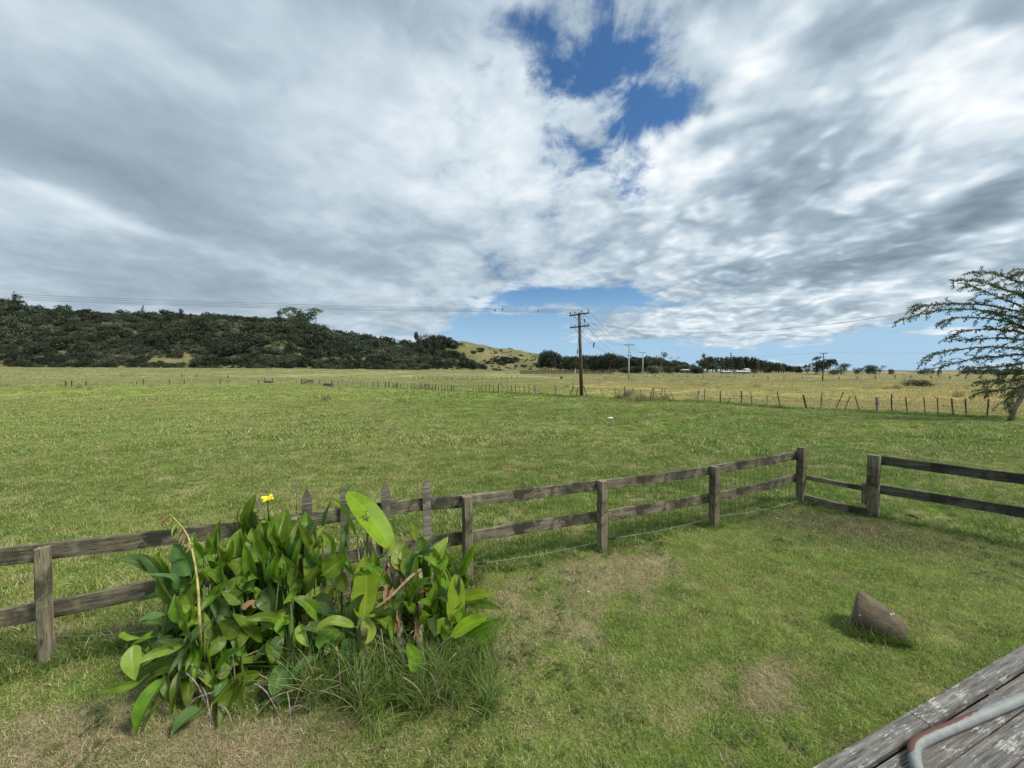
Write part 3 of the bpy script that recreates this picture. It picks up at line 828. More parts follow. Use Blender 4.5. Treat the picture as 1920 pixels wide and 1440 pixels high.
fn = Vector((-(PC - PL).y, (PC - PL).x, 0)).normalized()       # away from the lawn
off = fn * 0.078
def rails(Pa, Pb, ztop_a, ztop_b, zl_a, zl_b, sd, mat=M_rail, o_=None, hh=0.145, hl=0.15):
    o_ = off if o_ is None else o_
    for (za, zb, hgt) in ((ztop_a, ztop_b, hh), (zl_a, zl_b, hl)):
        a_ = Vector((Pa.x, Pa.y, za - hgt / 2)) + o_; b_ = Vector((Pb.x, Pb.y, zb - hgt / 2)) + o_
        d_ = (b_ - a_).normalized() * 0.004
        timber('rail', W2L(a_ + d_), W2L(b_ - d_), 0.042, hgt, mat, wf, seed=sd, rough=0.011, seg=14); sd += 1
rails(PLL, PL, 1.0, 1.012, 0.49, 0.50, 20)
rails(PL, PM, 1.015, 1.008, 0.505, 0.52, 22)
rails(PM, P2, 1.005, 0.995, 0.52, 0.54, 24)
rails(P2, P3, 0.995, 0.985, 0.535, 0.535, 26)
rails(P3, P4, 0.985, 0.98, 0.53, 0.53, 28)
rails(P4, PC - (PC - P4).normalized() * 0.02, 0.98, 0.985, 0.53, 0.56, 30)
# pickets
for q, (px, ty) in enumerate(((468, 926), (567, 917), (641, 912), (725, 903), (802, 895))):
    u = (px - 960) / F
    d_ = PC - PL
    tt = (u * PL.y - PL.x) / ((P2 - PL).x - u * (P2 - PL).y)
    base = PL + (P2 - PL) * tt - fn * 0.0 + off - fn * 0.034
    zt = at(px, ty, base.y).z
    hw, th = 0.047, 0.02
    bm = bmesh.new()
    prof = [(-hw, 0), (hw, 0), (hw, zt - 0.10), (hw * .1, zt), (-hw * .1, zt), (-hw, zt - 0.10)]
    f0 = [bm.verts.new((x, -th / 2, z)) for x, z in prof]; f1 = [bm.verts.new((x, th / 2, z)) for x, z in prof]
    bm.faces.new(f0); bm.faces.new(f1[::-1])
    for i_ in range(6): bm.faces.new((f0[i_], f0[(i_ + 1) % 6], f1[(i_ + 1) % 6], f1[i_]))
    me = bm_mesh('picket', bm, M_picket)
    obj('picket', me, wf, W2L((base.x, base.y, 0.0)), (0, R(random.uniform(-1.2, 1.2)), fang))
# short low rails between corner post and the thick post
gn = Vector((-(PG - PC).y, (PG - PC).x, 0)).normalized()
timber('rail', W2L((PC.x + .05, PC.y, 0.515)), W2L((PG.x - .06, PG.y + .02, 0.465)), 0.05, 0.085, M_rail, wf, seed=41)
timber('rail', W2L((PC.x + .06, PC.y - .03, 0.095)), W2L((PG.x - .05, PG.y, 0.04)), 0.06, 0.17, M_rail, wf, seed=42)
timber('cleat', W2L((PG.x - .10, PG.y + .05, 0.2)), W2L((PG.x - .10, PG.y + .05, 0.56)), 0.05, 0.07, M_rail, wf, seed=43)
# right hand run
PR = Vector((8.0, 3.0, 0)); 
e0 = at(1655, 857, PG.y - 0.02); e1 = at(1920, 893, 5.55)
rd = (Vector((e1.x, e1.y, 0)) - Vector((e0.x, e0.y, 0))).normalized()
PRE = Vector((PG.x, PG.y, 0)) + rd * 2.6
ron = Vector((-rd.y, rd.x, 0)) * 0.085
if ron.y < 0: ron = -ron
rs = Vector((PG.x, PG.y, 0)) + rd * 0.04
rails(rs, PRE, 1.055, 1.00, 0.55, 0.51, 50, M_rail_dark, ron, 0.15, 0.15)
fpost(PRE, 1.0, 0.12, 9, tw=0.3)
PRF = PRE + rd * 2.4
rails(PRE, PRF, 1.00, 1.0, 0.51, 0.50, 54, M_rail_dark, ron, 0.15, 0.15)
fpost(PRF, 1.0, 0.12, 10, tw=0.3)
# netting wires between the rails right of the third post
bm = bmesh.new()
for (a_, b_) in ((P3, P4), (P4, PC)):
    L_ = (b_ - a_).length
    for q in range(int(L_ / 0.125)):
        t_ = (q + .5) * 0.125 / L_
        p_ = a_.lerp(b_, t_) + fn * 0.105
        tube(bm, [W2L((p_.x, p_.y, 0.03)), W2L((p_.x + random.uniform(-.012, .012), p_.y, 0.5)), W2L((p_.x + random.uniform(-.02, .02), p_.y, 0.93))], 0.0022, 4, False)
    for zz_ in (0.08, 0.25, 0.44, 0.66, 0.9):
        tube(bm, [W2L(a_ + fn * .105 + Vector((0, 0, zz_))), W2L(a_.lerp(b_, .5) + fn * .11 + Vector((0, 0, zz_ - .02))), W2L(b_ + fn * .105 + Vector((0, 0, zz_)))], 0.0016, 4, False)
obj('wire_netting', bm_mesh('wire_netting', bm, M_rust_wire), wf)

# electric tape low in front of the rails
ef = thing('electric_wire', 'thin pale electric wire strung low along the lawn side of the fence', 'wire', P2)
bm = bmesh.new()
route = [gnd(40, 1190, .12), gnd(300, 1180, .12), gnd(700, 1100, .13), gnd(893, 1057, .13), gnd(1150, 1009, .13), gnd(1345, 968, .13), gnd(1495, 940, .13)]
rt = []
for a_, b_ in zip(route, route[1:]):
    for q in range(8):
        t_ = q / 8; rt.append(a_.lerp(b_, t_) - Vector((0, 0, 0.035 * math.sin(t_ * math.pi))) - ef.location)
rt.append(route[-1] - ef.location)
tube(bm, rt, 0.0018, 5)
obj('wire', bm_mesh('wire', bm, M_wire_pale, True), ef)
for (q0, q1) in (((893, 1058), (912, 1055)), ((1140, 1011), (1162, 1006)), ((1425, 951), (1440, 948))):
    a_ = gnd(*q0, .13); b_ = gnd(*q1, .13)
    bm = bmesh.new(); dd = (b_ - a_)
    tube(bm, [(0, 0, 0), dd * .3, dd * .35, dd * .65, dd * .7, dd], [.008, .008, .016, .016, .008, .008], 8)
    obj('insulator', bm_mesh('insulator', bm, M_black, True), ef, a_ - ef.location)
bm = bmesh.new()
a_ = gnd(1700, 965, .03); b_ = gnd(1722, 972, .03)
tube(bm, [(0, 0, 0), (b_ - a_) * .5 + Vector((0, 0, .01)), b_ - a_], [.014, .018, .014], 8)
o = obj('plastic_insulator', bm_mesh('plastic_insulator', bm, M_black, True), None, a_); tag(o, 'short black plastic piece in the grass below the right hand rails', 'insulator')

# ------------------------------------------------------------------ batten fence across the paddock
bf = thing('batten_fence', 'old leaning wire fence of uneven battens crossing the paddock near the tall pole', 'fence', gnd(1090, 745))
def zoomed(lst, s, ox, oy): return [(ox + a * s, oy + b * s, ox + c * s, oy + d * s, w) for (a, b, c, d, w) in lst]
posts = []
posts += zoomed([(28, 940, 38, 1040, 1), (138, 955, 150, 1055, 1.1), (212, 945, 238, 1055, 1.2), (392, 962, 418, 1060, 1.8), (520, 950, 515, 1062, 1.5), (670, 942, 608, 1065, 1),
                 (718, 968, 675, 1070, 1), (750, 968, 785, 1072, 1.1), (903, 975, 908, 1085, 2.2), (1003, 957, 1005, 1085, 1.3), (1100, 980, 1113, 1090, 1.1), (1226, 978, 1238, 1095, 1),
                 (1320, 982, 1328, 1098, 1.1), (1420, 985, 1434, 1105, 1.3), (1514, 985, 1522, 1105, 1.3), (1675, 988, 1663, 1118, 1.3)], .2708, 1400, 480)
posts += zoomed([(10, 600, 10, 665, 1), (45, 595, 42, 668, 1), (83, 597, 88, 672, 2.4), (220, 597, 228, 677, 1.2), (230, 597, 237, 677, 1), (535, 622, 568, 683, .9),
                 (640, 625, 643, 680, 1), (672, 640, 680, 685, .8), (708, 605, 706, 692, 1.3), (763, 622, 765, 688, 2.3), (815, 625, 817, 685, 1), (900, 622, 880, 705, 1.2),
                 (907, 620, 908, 708, 1.2), (968, 628, 955, 707, 1), (980, 628, 998, 707, 1), (1018, 638, 1054, 710, 1), (1220, 635, 1215, 712, 2.2), (1258, 625, 1262, 718, 1.1),
                 (1368, 638, 1370, 738, 1.4), (1436, 685, 1420, 738, 1.0), (1515, 640, 1515, 738, 1.6)], .2708, 980, 560)
posts += zoomed([(885, 598, 888, 642, 1.2), (925, 597, 927, 645, 2), (985, 598, 978, 648, 1), (1008, 602, 1018, 648, 1), (1030, 605, 1035, 648, 1), (1053, 603, 1053, 652, 1.3),
                 (1074, 602, 1076, 652, 1.2), (1095, 604, 1098, 653, 1.2), (1122, 602, 1124, 655, 1.8), (1148, 602, 1148, 655, 1.2), (1176, 606, 1178, 657, 1), (1198, 604, 1199, 658, 1.2),
                 (1220, 605, 1221, 660, 1.3), (1243, 612, 1243, 662, .8)], 1 / 3, 560, 520)
r_ = random.Random(3)
xz = 75
while xz < 878:
    by = np.interp(xz, [70, 280, 370, 600, 880], [600, 609, 617, 629, 642]); hh = np.interp(xz, [70, 300, 880], [24, 32, 42])
    posts.append((560 + (xz + r_.uniform(-4, 4)) / 3, 520 + (by - hh * r_.uniform(.8, 1.08)) / 3, 560 + xz / 3, 520 + by / 3, r_.choice((.8, .9, 1, 1.5)) * 1.2))
    xz += r_.uniform(14, 24) if xz > 300 else r_.uniform(9, 15)
pale_px = (1003.9, 1187, 1309, 1506, 1644.5, 1504)
for q, (tx, ty, bx, by, w_) in enumerate(posts):
    g_ = gnd(bx, by); g_.z = float(ground_z(g_.x, g_.y)) - 0.03
    t_ = at(tx, ty, g_.y + random.uniform(-.05, .05))
    pale = any(abs(bx - v) < 3 for v in pale_px) or (bx < 700 and random.random() < .6) or random.random() < 0.12
    ww = 0.055 * w_ if w_ < 1.7 else 0.065 * w_
    if g_.y > 50: ww *= 1.25
    timber('post', g_ - bf.location, t_ - bf.location, ww, ww * .8, M_palepost if pale else M_farpost, bf, seed=q + 100, seg=3, bev=.01, roll=random.uniform(0, .8))
bm = bmesh.new()
pp = sorted([(bx, gnd(bx, by)) for (tx, ty, bx, by, w_) in posts], key=lambda q: q[0])
for zz_ in (0.25, 0.5, 0.75):
    tube(bm, [p_ + Vector((0, 0, zz_ + random.uniform(-.05, .05))) - bf.location for _, p_ in pp[::2]], 0.006, 3, False)
obj('wire', bm_mesh('wire', bm, M_wire), bf)

def simple_fence(name, label, plist, w, mat):
    """plist: (px, base_py, height_m)"""
    P0 = gnd(plist[0][0], plist[0][1])
    f = thing(name, label, 'fence', P0)
    tops = []
    for q, (px, py, h) in enumerate(plist):
        g_ = gnd(px, py); g_.z = float(ground_z(g_.x, g_.y)) - .05
        t_ = g_ + Vector((random.uniform(-.08, .08), 0, h))
        timber('post', g_ - P0, t_ - P0, w, w, mat if random.random() > .2 else M_palepost, f, seed=q, seg=2, bev=.01)
        tops.append(g_ + Vector((0, 0, h * .8)) - P0)
    bm = bmesh.new()
    tube(bm, tops, 0.008, 3, False); tube(bm, [t - Vector((0, 0, .4)) for t in tops], 0.008, 3, False)
    obj('wire', bm_mesh('wire', bm, M_wire), f)
    return f
simple_fence('wire_fence', 'sparse wire fence on dark posts in the left paddock before the wooded hill',
             [(123, 726.5, 1.05), (134, 726, 1.1), (162, 725, .9), (257, 722, .7), (269, 721.5, 1.1), (318, 721.5, 1.1), (346, 721.5, 1.1), (413, 721, 1.1), (485, 720, .9), (497, 716, 1.2), (511, 716.5, 1.2), (526, 719, 1.3), (539, 715.5, 1.4), (557, 719, 1.2), (565, 720, 1.3)], .14, M_farpost)
simple_fence('wire_fence', 'farther wire fence of three short posts in the left paddock', [(341, 710.5, 1.3), (369, 710, 1.3), (428, 712.5, 1.2)], .2, M_farpost)
simple_fence('wire_fence', 'straight wire fence of thin posts behind the batten fence',
             [(775 + q * 9.2 + random.uniform(-1.5, 1.5), 713 + random.uniform(-.3, .3), 1.05) for q in range(23)], .12, M_farpost)
simple_fence('wire_fence', 'thin distant wire fence below the pine wood on the right',
             [(1230 + q * 15 + random.uniform(-3, 3), 709.5, 1.1) for q in range(14)] + [(1440 + q * 34 + random.uniform(-5, 5), 712.5, random.uniform(.9, 1.3)) for q in range(13)], .17, M_farpost)

# old gate, trough, boxes in the paddock
gp = gnd(566, 721); gt = thing('field_gate', 'old broken grey slatted gate leaning at the end of the batten fence', 'gate', gp)
for q in range(4):
    z_ = .25 + q * .25
    timber('slat', (0, 0, z_), (2.3, random.uniform(-.1, .1), z_ * .6 + .1 + (q % 2) * .1), .04, .12, M_farpost if q % 2 else M_palepost, gt, seed=q)
timber('brace', (0.1, -.05, .1), (2.2, -.05, 1.0), .05, .12, M_farpost, gt, seed=9)
timber('stile', (0, .02, 0), (0, .02, 1.2), .08, .08, M_farpost, gt, seed=10); timber('stile', (2.3, .02, 0), (2.3, .02, .9), .08, .08, M_farpost, gt, seed=11)
def trough(name, label, cat, px, py, L_, W_, h_, mat):
    g_ = gnd(px, py); g_.z = float(ground_z(g_.x, g_.y))
    t = thing(name, label, cat, g_)
    bm = bmesh.new()
    for (c_, s_) in (((0, -W_/2, h_/2), (L_, .07, h_)), ((0, W_/2, h_/2), (L_, .07, h_)), ((-L_/2 - .037, 0, h_/2), (.07, W_ + .07, h_ + .01)), ((L_/2 + .037, 0, h_/2), (.07, W_ + .07, h_ + .01)), ((0, 0, .06), (L_ - .01, W_ - .08, .1))):
        box(bm, c_, s_)
    obj('basin', bm_mesh('basin', bm, mat), t)
    bm = bmesh.new(); box(bm, (0, 0, h_ * .75), (L_ - .02, W_ - .08, .012)); obj('water', bm_mesh('water', bm, M_darkwall), t)
    return t
trough('water_trough', 'dark concrete trough standing against the batten fence beside the old gate', 'trough', 615.5, 724.5, 1.3, .7, .5, M_trough)
trough('water_trough', 'low dark trough farther left among two posts', 'trough', 504, 717.5, 1.7, .8, .45, M_trough)
trough('water_trough', 'small dark trough alone in the paddock left of the tall pole', 'trough', 1052.5, 712, .7, .6, .8, M_trough)

# ------------------------------------------------------------------ utility poles
def crossarm(t, c, d, L_, s=.11, seed=0, mat=M_pole):
    d = Vector(d).normalized()
    return timber('crossarm', Vector(c) - d * L_ / 2, Vector(c) + d * L_ / 2, s, s, mat, t, seed=seed, seg=4, bev=.01)
def insulator(t, p, h=.22, r=.06):
    bm = bmesh.new()
    tube(bm, [(0, 0, 0), (0, 0, h * .35), (0, 0, h * .4), (0, 0, h * .6), (0, 0, h * .65), (0, 0, h)], [r * .3, r * .3, r, r * .9, r * .6, r * .5], 8)
    return obj('insulator', bm_mesh('insulator', bm, M_ceramic, True), t, p)
B1 = gnd(1090.5, 744); b1z = float(ground_z(B1.x, B1.y)); B1.z = b1z
pole = thing('utility_pole', 'tall brown timber power pole with two crossarms and a stay, rising from the paddock', 'power pole', B1, 0, 'power poles')
top1 = at(1086, 586.5, B1.y)
bm = bmesh.new()
tube(bm, [(0, 0, -.2), (top1 - B1) * .5, top1 - B1], [.19, .165, .13], 14)
obj('pole', bm_mesh('pole', bm, M_pole, True), pole)
ad = Vector((1.6, -1.9, 0)).normalized()
armz1 = at(1087.5, 590, B1.y).z - B1.z; armz2 = at(1088, 613, B1.y).z - B1.z
lean = (top1 - B1); lean = lean / lean.z
c1 = lean * armz1 + Vector((-.05, -.2, 0)); c2 = lean * armz2 + Vector((-.05, -.2, 0))
crossarm(pole, c1, ad, 2.5, .12, 1); crossarm(pole, c2, ad, 2.45, .12, 2)
ins1 = []
for s_ in (-1.15, -.55, .3, 1.15):
    p_ = c1 + ad * s_ + Vector((0, 0, .06)); insulator(pole, p_, .3, .075); ins1.append(p_ + B1 + Vector((0, 0, .28)))
ins2 = []
for s_ in (-1.1, -.6, .6, 1.1):
    p_ = c2 + ad * s_ + Vector((0, 0, .06)); insulator(pole, p_, .2, .05); ins2.append(p_ + B1 + Vector((0, 0, .2)))
for c_ in (c1, c2):
    for s_ in (-.75, .75):
        bm = bmesh.new(); tube(bm, [c_ + ad * s_ + Vector((0, -.01, -.06)), c_ * 1.0 + Vector((0.05, .05, -.75))], .02, 5)
        obj('brace', bm_mesh('brace', bm, M_steel), pole)
bm = bmesh.new(); q_ = lean * (armz1 - .9) + Vector((.45, -.15, .45)); tube(bm, [q_, q_ + Vector((.1, 0, -.35))], [.07, .05], 8); obj('fuse', bm_mesh('fuse', bm, M_ceramic), pole)
bm = bmesh.new(); tube(bm, [at(1079, 692, B1.y - .6) - B1, gnd(1071, 741) - B1], [.045, .07], 8); obj('stay_guard', bm_mesh('stay_guard', bm, M_white, True), pole)
bm = bmesh.new(); tube(bm, [lean * armz2, at(1079, 692, B1.y - .6) - B1], .014, 5); obj('stay_wire', bm_mesh('stay_wire', bm, M_wire), pole)
bm = bmesh.new(); m_ = lean * (armz2 - 2.3) + Vector((-.28, -.15, 0)); tube(bm, [m_, m_ - Vector((.02, 0, .4))], [.05, .05], 8); obj('stay_insulator', bm_mesh('stay_insulator', bm, M_ceramic), pole)
for q, (tx, ty, bx, by) in enumerate(((355, 608, 320, 682), (383, 612, 370, 678), (422, 605, 446, 684))):
    g_ = gnd(980 + bx * .2708, 560 + by * .2708); t_ = at(980 + tx * .2708, 560 + ty * .2708, g_.y + .1)
    st = timber('guard_stake', (0, 0, -.03), t_ - g_, .09, .08, M_farpost, None, seed=200 + q, seg=3)
    # keep the stake's own axis but stand it in the world
    st.location = Vector(st.location) + g_
    tag(st, ('dark stake left of the tall pole crossing its white stay guard', 'thin stake standing close at the left of the tall pole', 'dark stake leaning against the tall pole from the right')[q], 'stake', 'stakes round the tall pole')
def lesser_pole(px, Y, ytop, label, mat, arm_l, arm_d, r0=.16, r1=.11, base=None):
    g_ = at(px, 700, Y); g_.z = float(ground_z(g_.x, g_.y))
    tz = at(px, ytop, Y).z - g_.z
    t = thing('utility_pole', label, 'power pole', g_, 0, 'power poles')
    bm = bmesh.new(); tube(bm, [(0, 0, -.3), (0, 0, tz * .5), (0, 0, tz)], [r0, (r0 + r1) / 2, r1], 10); obj('pole', bm_mesh('pole', bm, mat, True), t)
    ins = []
    crossarm(t, (0, -r1 - .06, tz - .15), arm_d, arm_l, .14, 3)
    d = Vector(arm_d).normalized()
    for s_ in (-.45, -.15, .15, .45):
        p_ = Vector((0, -r1 - .06, tz - .08)) + d * arm_l * s_; insulator(t, p_, .28, .08); ins.append(p_ + g_ + Vector((0, 0, .27)))
    return t, ins, g_
t2, i2, g2 = lesser_pole(1179, 118, 646, 'pale concrete power pole, next beyond the tall brown pole', M_concrete, 3.0, (1, -.1, 0), .24, .16)
t3, i3, g3 = lesser_pole(1205, 190, 660.5, 'pale concrete power pole seen right behind the first concrete one', M_concrete, 3.2, (1, -.1, 0), .28, .2)
t4, i4, g4 = lesser_pole(1543, 109, 662, 'thin dark power pole standing before the spreading tree on the right', M_pole, 1.6, (.7, -.7, 0), .15, .1)
bm = bmesh.new(); box(bm, (0, -.3, 6.2), (.5, .4, 1.2)); obj('fuse_box', bm_mesh('fuse_box', bm, M_concrete), t3)
lt = Vector((-76, 16.3, float(ground_z(-76, 16.3))))
def catenary(name, label, a_, b_, sag, r=.02, nseg=28, group='power lines'):
    a_, b_ = Vector(a_), Vector(b_)
    bm = bmesh.new()
    tube(bm, [a_.lerp(b_, q / nseg) - Vector((0, 0, 4 * sag * (q / nseg) * (1 - q / nseg))) - a_ for q in range(nseg + 1)], r, 4, False)
    o = obj('power_line', bm_mesh('power_line', bm, M_wire), None, a_)
    return tag(o, label, 'wire', group)
nm = ('lowest', 'second', 'third', 'uppermost')
lwires = []
for q, s_ in enumerate(ins1[:4]):
    e_ = Vector((-78 + q * .5, 16.6 - q * .9, s_.z + .1))
    lwires.append((s_, e_))
    catenary('power_line', 'power line running left over the wooded hill from the upper crossarm, the %s of four' % nm[q], s_, e_, .9, .011)
# the pole that carries them beyond the left edge
plft = dup(pole, children(pole)[:10], Vector((-77.2, 15.2, 0)), 0, (1, 1, 1), 'brown timber power pole standing outside the picture at the left')
for q in range(4):
    catenary('power_line', 'power line descending from the upper crossarm to the first concrete pole, %s of four' % ('first', 'second', 'third', 'last')[q], ins1[q], i2[q], 1.6, .016)
    catenary('power_line', 'power line between the two concrete poles, %s of four' % ('first', 'second', 'third', 'last')[q], i2[q], i3[q], 1.2, .03)
for q in range(3):
    e_ = at(1150 + q * 6, 672, 112) ; e_ = i2[q] - Vector((0, 0, 1.8))
    catenary('power_line', 'thick lower cable sloping from the second crossarm to the concrete pole, %s of three' % ('first', 'second', 'third')[q], ins2[q], e_, 2.3, .018)
catenary('power_line', 'single cable sagging across the sky from the tall pole to the right edge', ins2[3], at(2010, 528, 17.5), 1.55, .012, 40)
catenary('power_line', 'faint single wire running right from the thin dark pole', i4[2], at(2100, 652, 75), .6, .016)
catenary('power_line', 'faint single wire running left from the thin dark pole', i4[0], at(1215, 668, 185), 1.2, .022)
bm = bmesh.new(); tube(bm, [(0, 0, 0), (.28, 1.8, -.5)], [.10, .06], 8)
_a, _b = ins2[1], i2[1] - Vector((0, 0, 1.8)); tq = .16
o = obj('cable_clamp', bm_mesh('cable_clamp', bm, M_black, True), None, _a.lerp(_b, tq) - Vector((0, 0, 4 * 2.3 * tq * (1 - tq))))
tag(o, 'dark clamp hanging on the sloping cable right of the tall pole', 'clamp')
# birds on the wires
for q, (px, wi) in enumerate(((926, 1), (941, 2), (1010, 1))):
    s_, e_ = lwires[wi]
    best = min((abs((lambda p_: 960 + F * p_.x / p_.y)(s_.lerp(e_, t_ / 400)) - px), t_ / 400) for t_ in range(400))[1]
    p_ = s_.lerp(e_, best) - Vector((0, 0, 4 * .9 * best * (1 - best)))
    t = thing('bird', ('dark bird perched on the power line, leftmost of three', 'dark bird perched just right of the leftmost bird on the power line', 'dark bird perched on the power line nearest to the tall pole')[q], 'bird', p_, random.uniform(-.5, .5), 'birds on the power line')
    t.scale = (.75, .75, .75)
    bm = bmesh.new()
    tube(bm, [(-.06, 0, -.02), (-.03, 0, .02), (0, 0, .08), (.02, 0, .16), (.05, 0, .21), (.09, 0, .23), (.125, 0, .225)], [.02, .055, .08, .06, .045, .035, .005], 8)
    obj('body', bm_mesh('body', bm, M_bird, True), t)
    bm = bmesh.new(); tube(bm, [(-.04, 0, .03), (-.12, 0, -.1)], [.03, .02], 6); obj('tail', bm_mesh('tail', bm, M_bird, True), t)

# ------------------------------------------------------------------ trees
def crown_mesh(name, lobes, nq, size, mat, seed=0, squash=.5, shell=.55):
    """lobes: (x, y, z, rx, ry, rz). Leaf-clump quads through the shells of the lobes."""
    r = np.random.default_rng(seed)
    vol = np.array([l[3] * l[4] + l[4] * l[5] + l[3] * l[5] for l in lobes]); vol /= vol.sum()
    li = r.choice(len(lobes), nq, p=vol)
    Lb = np.array(lobes)[li]
    d = r.normal(size=(nq, 3)); d /= np.linalg.norm(d, axis=1)[:, None]
    rad = (shell + (1 - shell) * r.random(nq)) * (1 + .15 * r.normal(size=nq))
    P_ = Lb[:, :3] + d * Lb[:, 3:] * rad[:, None]
    nrm = d * .7 + r.normal(size=(nq, 3)) * .6; nrm /= np.linalg.norm(nrm, axis=1)[:, None]
    t = np.cross(nrm, r.normal(size=(nq, 3))); t /= np.linalg.norm(t, axis=1)[:, None]
    b = np.cross(nrm, t)
    s = size * r.uniform(.5, 1.3, nq)[:, None]
    k1 = r.uniform(.4, 1, (nq, 1)); 
    V = np.stack([P_ - t * s, P_ + b * s * k1 * squash + t * s * .1, P_ + t * s, P_ - b * s * squash], 1).reshape(-1, 3)
    return mesh_np(name, V, np.arange(nq * 4).reshape(-1, 4), mat)
def rlobes(r, nl, rad, zc, zr, ls, flat_=.6):
    out = []
    for _ in range(nl):
        a = r.uniform(0, 6.28); q = rad * math.sqrt(r.random())
        s = ls * r.uniform(.7, 1.3)
        out.append((q * math.cos(a), q * math.sin(a), zc + r.uniform(-zr, zr), s, s, s * flat_))
    return out
# forest on the hill (one far-off mass)
bushS = []
for q in range(7):
    rr = random.Random(40 + q)
    lb = [(0, 0, .45, .75, .75, .45)] + rlobes(rr, 6, .6, .6, .2, .36, .75)
    bushS.append(source('scrub', crown_mesh('scrub', lb, 420, .10, M_bush, q, .6, .75)))
for q in range(2):
    rr = random.Random(60 + q)
    lb = [(0, 0, z_ * .3 + .3, .5 * (1 - z_ / 7), .5 * (1 - z_ / 7), .25) for z_ in range(6)]
    bushS.append(source('scrub', crown_mesh('scrub_tall', lb, 380, .10, M_bush, 10 + q, .6, .6)))
FP, FR, FS, FI = [], [], [], []
nF = 9500
px_ = rng.uniform(-900, 965, nF); t_ = rng.random(nF) ** 0.85 * 1.06 - 0.02
t_[:1800] = rng.uniform(-.02, .14, 1800)
Xh, Yh, Zh = hill_z(px_, t_)
scale0 = rng.uniform(3.2, 7.2, nF) * np.where(rng.random(nF) < .07, 1.6, 1.0)
pyh = 697.5 - (Zh - H) / Yh * F
keep = np.ones(nF, bool)
lim = np.interp(px_, [760, 800, 850, 880, 920, 965], [1.1, .9, .50, .20, .07, .01])
keep &= t_ < lim
keep &= ~((np.abs(px_ - 322) < 46) & (pyh > 671) & (pyh < 686))
keep &= ~((t_ < .10 * vnoise(px_ / 30, px_ * 0, 21)) & (vnoise(px_ / 12, px_ * 0, 22) > .35))
ci = rng.integers(0, 7, nF); ci[(rng.random(nF) < .02) & (scale0 < 6.5) & (t_ < .8)] = 7
ci[(px_ < 60) & (t_ > .7) & (rng.random(nF) < .3)] = 8
pos = np.stack([Xh, Yh, Zh - .8], -1)[keep]
nn = len(pos); s = scale0[keep] * np.interp(t_[keep], [0, .1, .3], [.55, .75, 1])
scatter('forest', pos, np.stack([rng.normal(0, .08, nn), rng.normal(0, .08, nn), rng.uniform(0, 6.28, nn)], -1),
        np.stack([s, s, s * rng.uniform(.8, 1.25, nn)], -1), ci[keep], bushS, 'dense dark native scrub covering the long hill')
# scattered shrubs on the bare hill and along its foot
sp = []
for (cx, cy, sx, sy, nn_, sc_) in ((960, 668, 60, 12, 60, 1.6), (948, 677, 22, 6, 48, 3.8), (915, 681, 22, 3, 22, 3.0), (889, 660, 4, 2, 6, 4), (902, 655, 5, 3, 8, 4.5), (985, 688, 60, 4, 40, 2.6), (930, 657, 30, 4, 14, 2.6),
                                   (1000, 672, 28, 8, 26, 2.4), (880, 690, 40, 2, 30, 2.5), (840, 691, 40, 2, 20, 2.2), (320, 684, 60, 3, 60, 2.2), (450, 690, 90, 2, 70, 2.0), (760, 690, 60, 2, 40, 2.4)):
    for q in range(nn_):
        a_, b_ = random.gauss(cx, sx * .6), random.gauss(cy, sy * .6)
        tt = np.linspace(0, 1, 60); xx, yy, zz_ = hill_z(np.full(60, a_), tt)
        pyy = 697.5 - (zz_ - H) / yy * F
        kx = int(np.argmin(np.abs(pyy - b_)))
        sp.append((xx[kx], yy[kx], zz_[kx] - .5, sc_ * random.uniform(.6, 1.3)))
sp = np.array(sp); nn = len(sp)
scatter('hill_shrubs', sp[:, :3], np.stack([rng.normal(0, .08, nn), rng.normal(0, .08, nn), rng.uniform(0, 6.28, nn)], -1),
        np.stack([sp[:, 3], sp[:, 3], sp[:, 3] * .8], -1), rng.integers(0, 7, nn), bushS, 'dark shrubs dotted over the dry hillside and its foot')

# tree kinds, unit height 1
def tree_kind(name, label, cat, mat, bark, lobes, nq, size, trunk_r, limbs, seed, squash=.55, shell=.5):
    t = thing(name, label, cat, (0, -500, 0))
    bm = bmesh.new()
    top = max(l[2] for l in lobes)
    tube(bm, [(0, 0, -.03), (.01, 0, top * .35), (-.01, .01, top * .7), (0, 0, top * .95)], [trunk_r, trunk_r * .8, trunk_r * .5, trunk_r * .15], 7)
    for l in limbs:
        L_ = lobes[l % len(lobes)]
        tube(bm, [(0, 0, max(.12, L_[2] * .5)), (L_[0] * .5, L_[1] * .5, L_[2] * .75), (L_[0], L_[1], L_[2])], [trunk_r * .5, trunk_r * .35, trunk_r * .1], 5)
    obj('trunk', bm_mesh('trunk', bm, bark, True), t)
    obj('crown', crown_mesh('crown', lobes, nq, size, mat, seed, squash, shell), t)
    return t
rr = random.Random(5)
K = {}
def pine_lobes(rr, wide=.2):
    out = []
    for z_ in range(11):
        zz_ = .30 + z_ * .065; w_ = wide * (1.05 - z_ / 11)
        for _ in range(2):
            a = rr.uniform(0, 6.28); out.append((w_ * .55 * math.cos(a), w_ * .55 * math.sin(a), zz_, w_ * .6, w_ * .6, .06))
    return out
K['pine'] = [tree_kind('pine_tree', '', 'tree', M_pine, M_bark, pine_lobes(rr, .24), 900, .035, .014, range(0, 8), 1 + q) for q in range(3)]
K['round'] = [tree_kind('broadleaf_tree', '', 'tree', M_bush, M_bark, [(0, 0, .42, .40, .40, .40)] + rlobes(rr, 9, .38, .55, .28, .17, .8), 1000, .045, .03, range(1, 6), 11 + q) for q in range(3)]
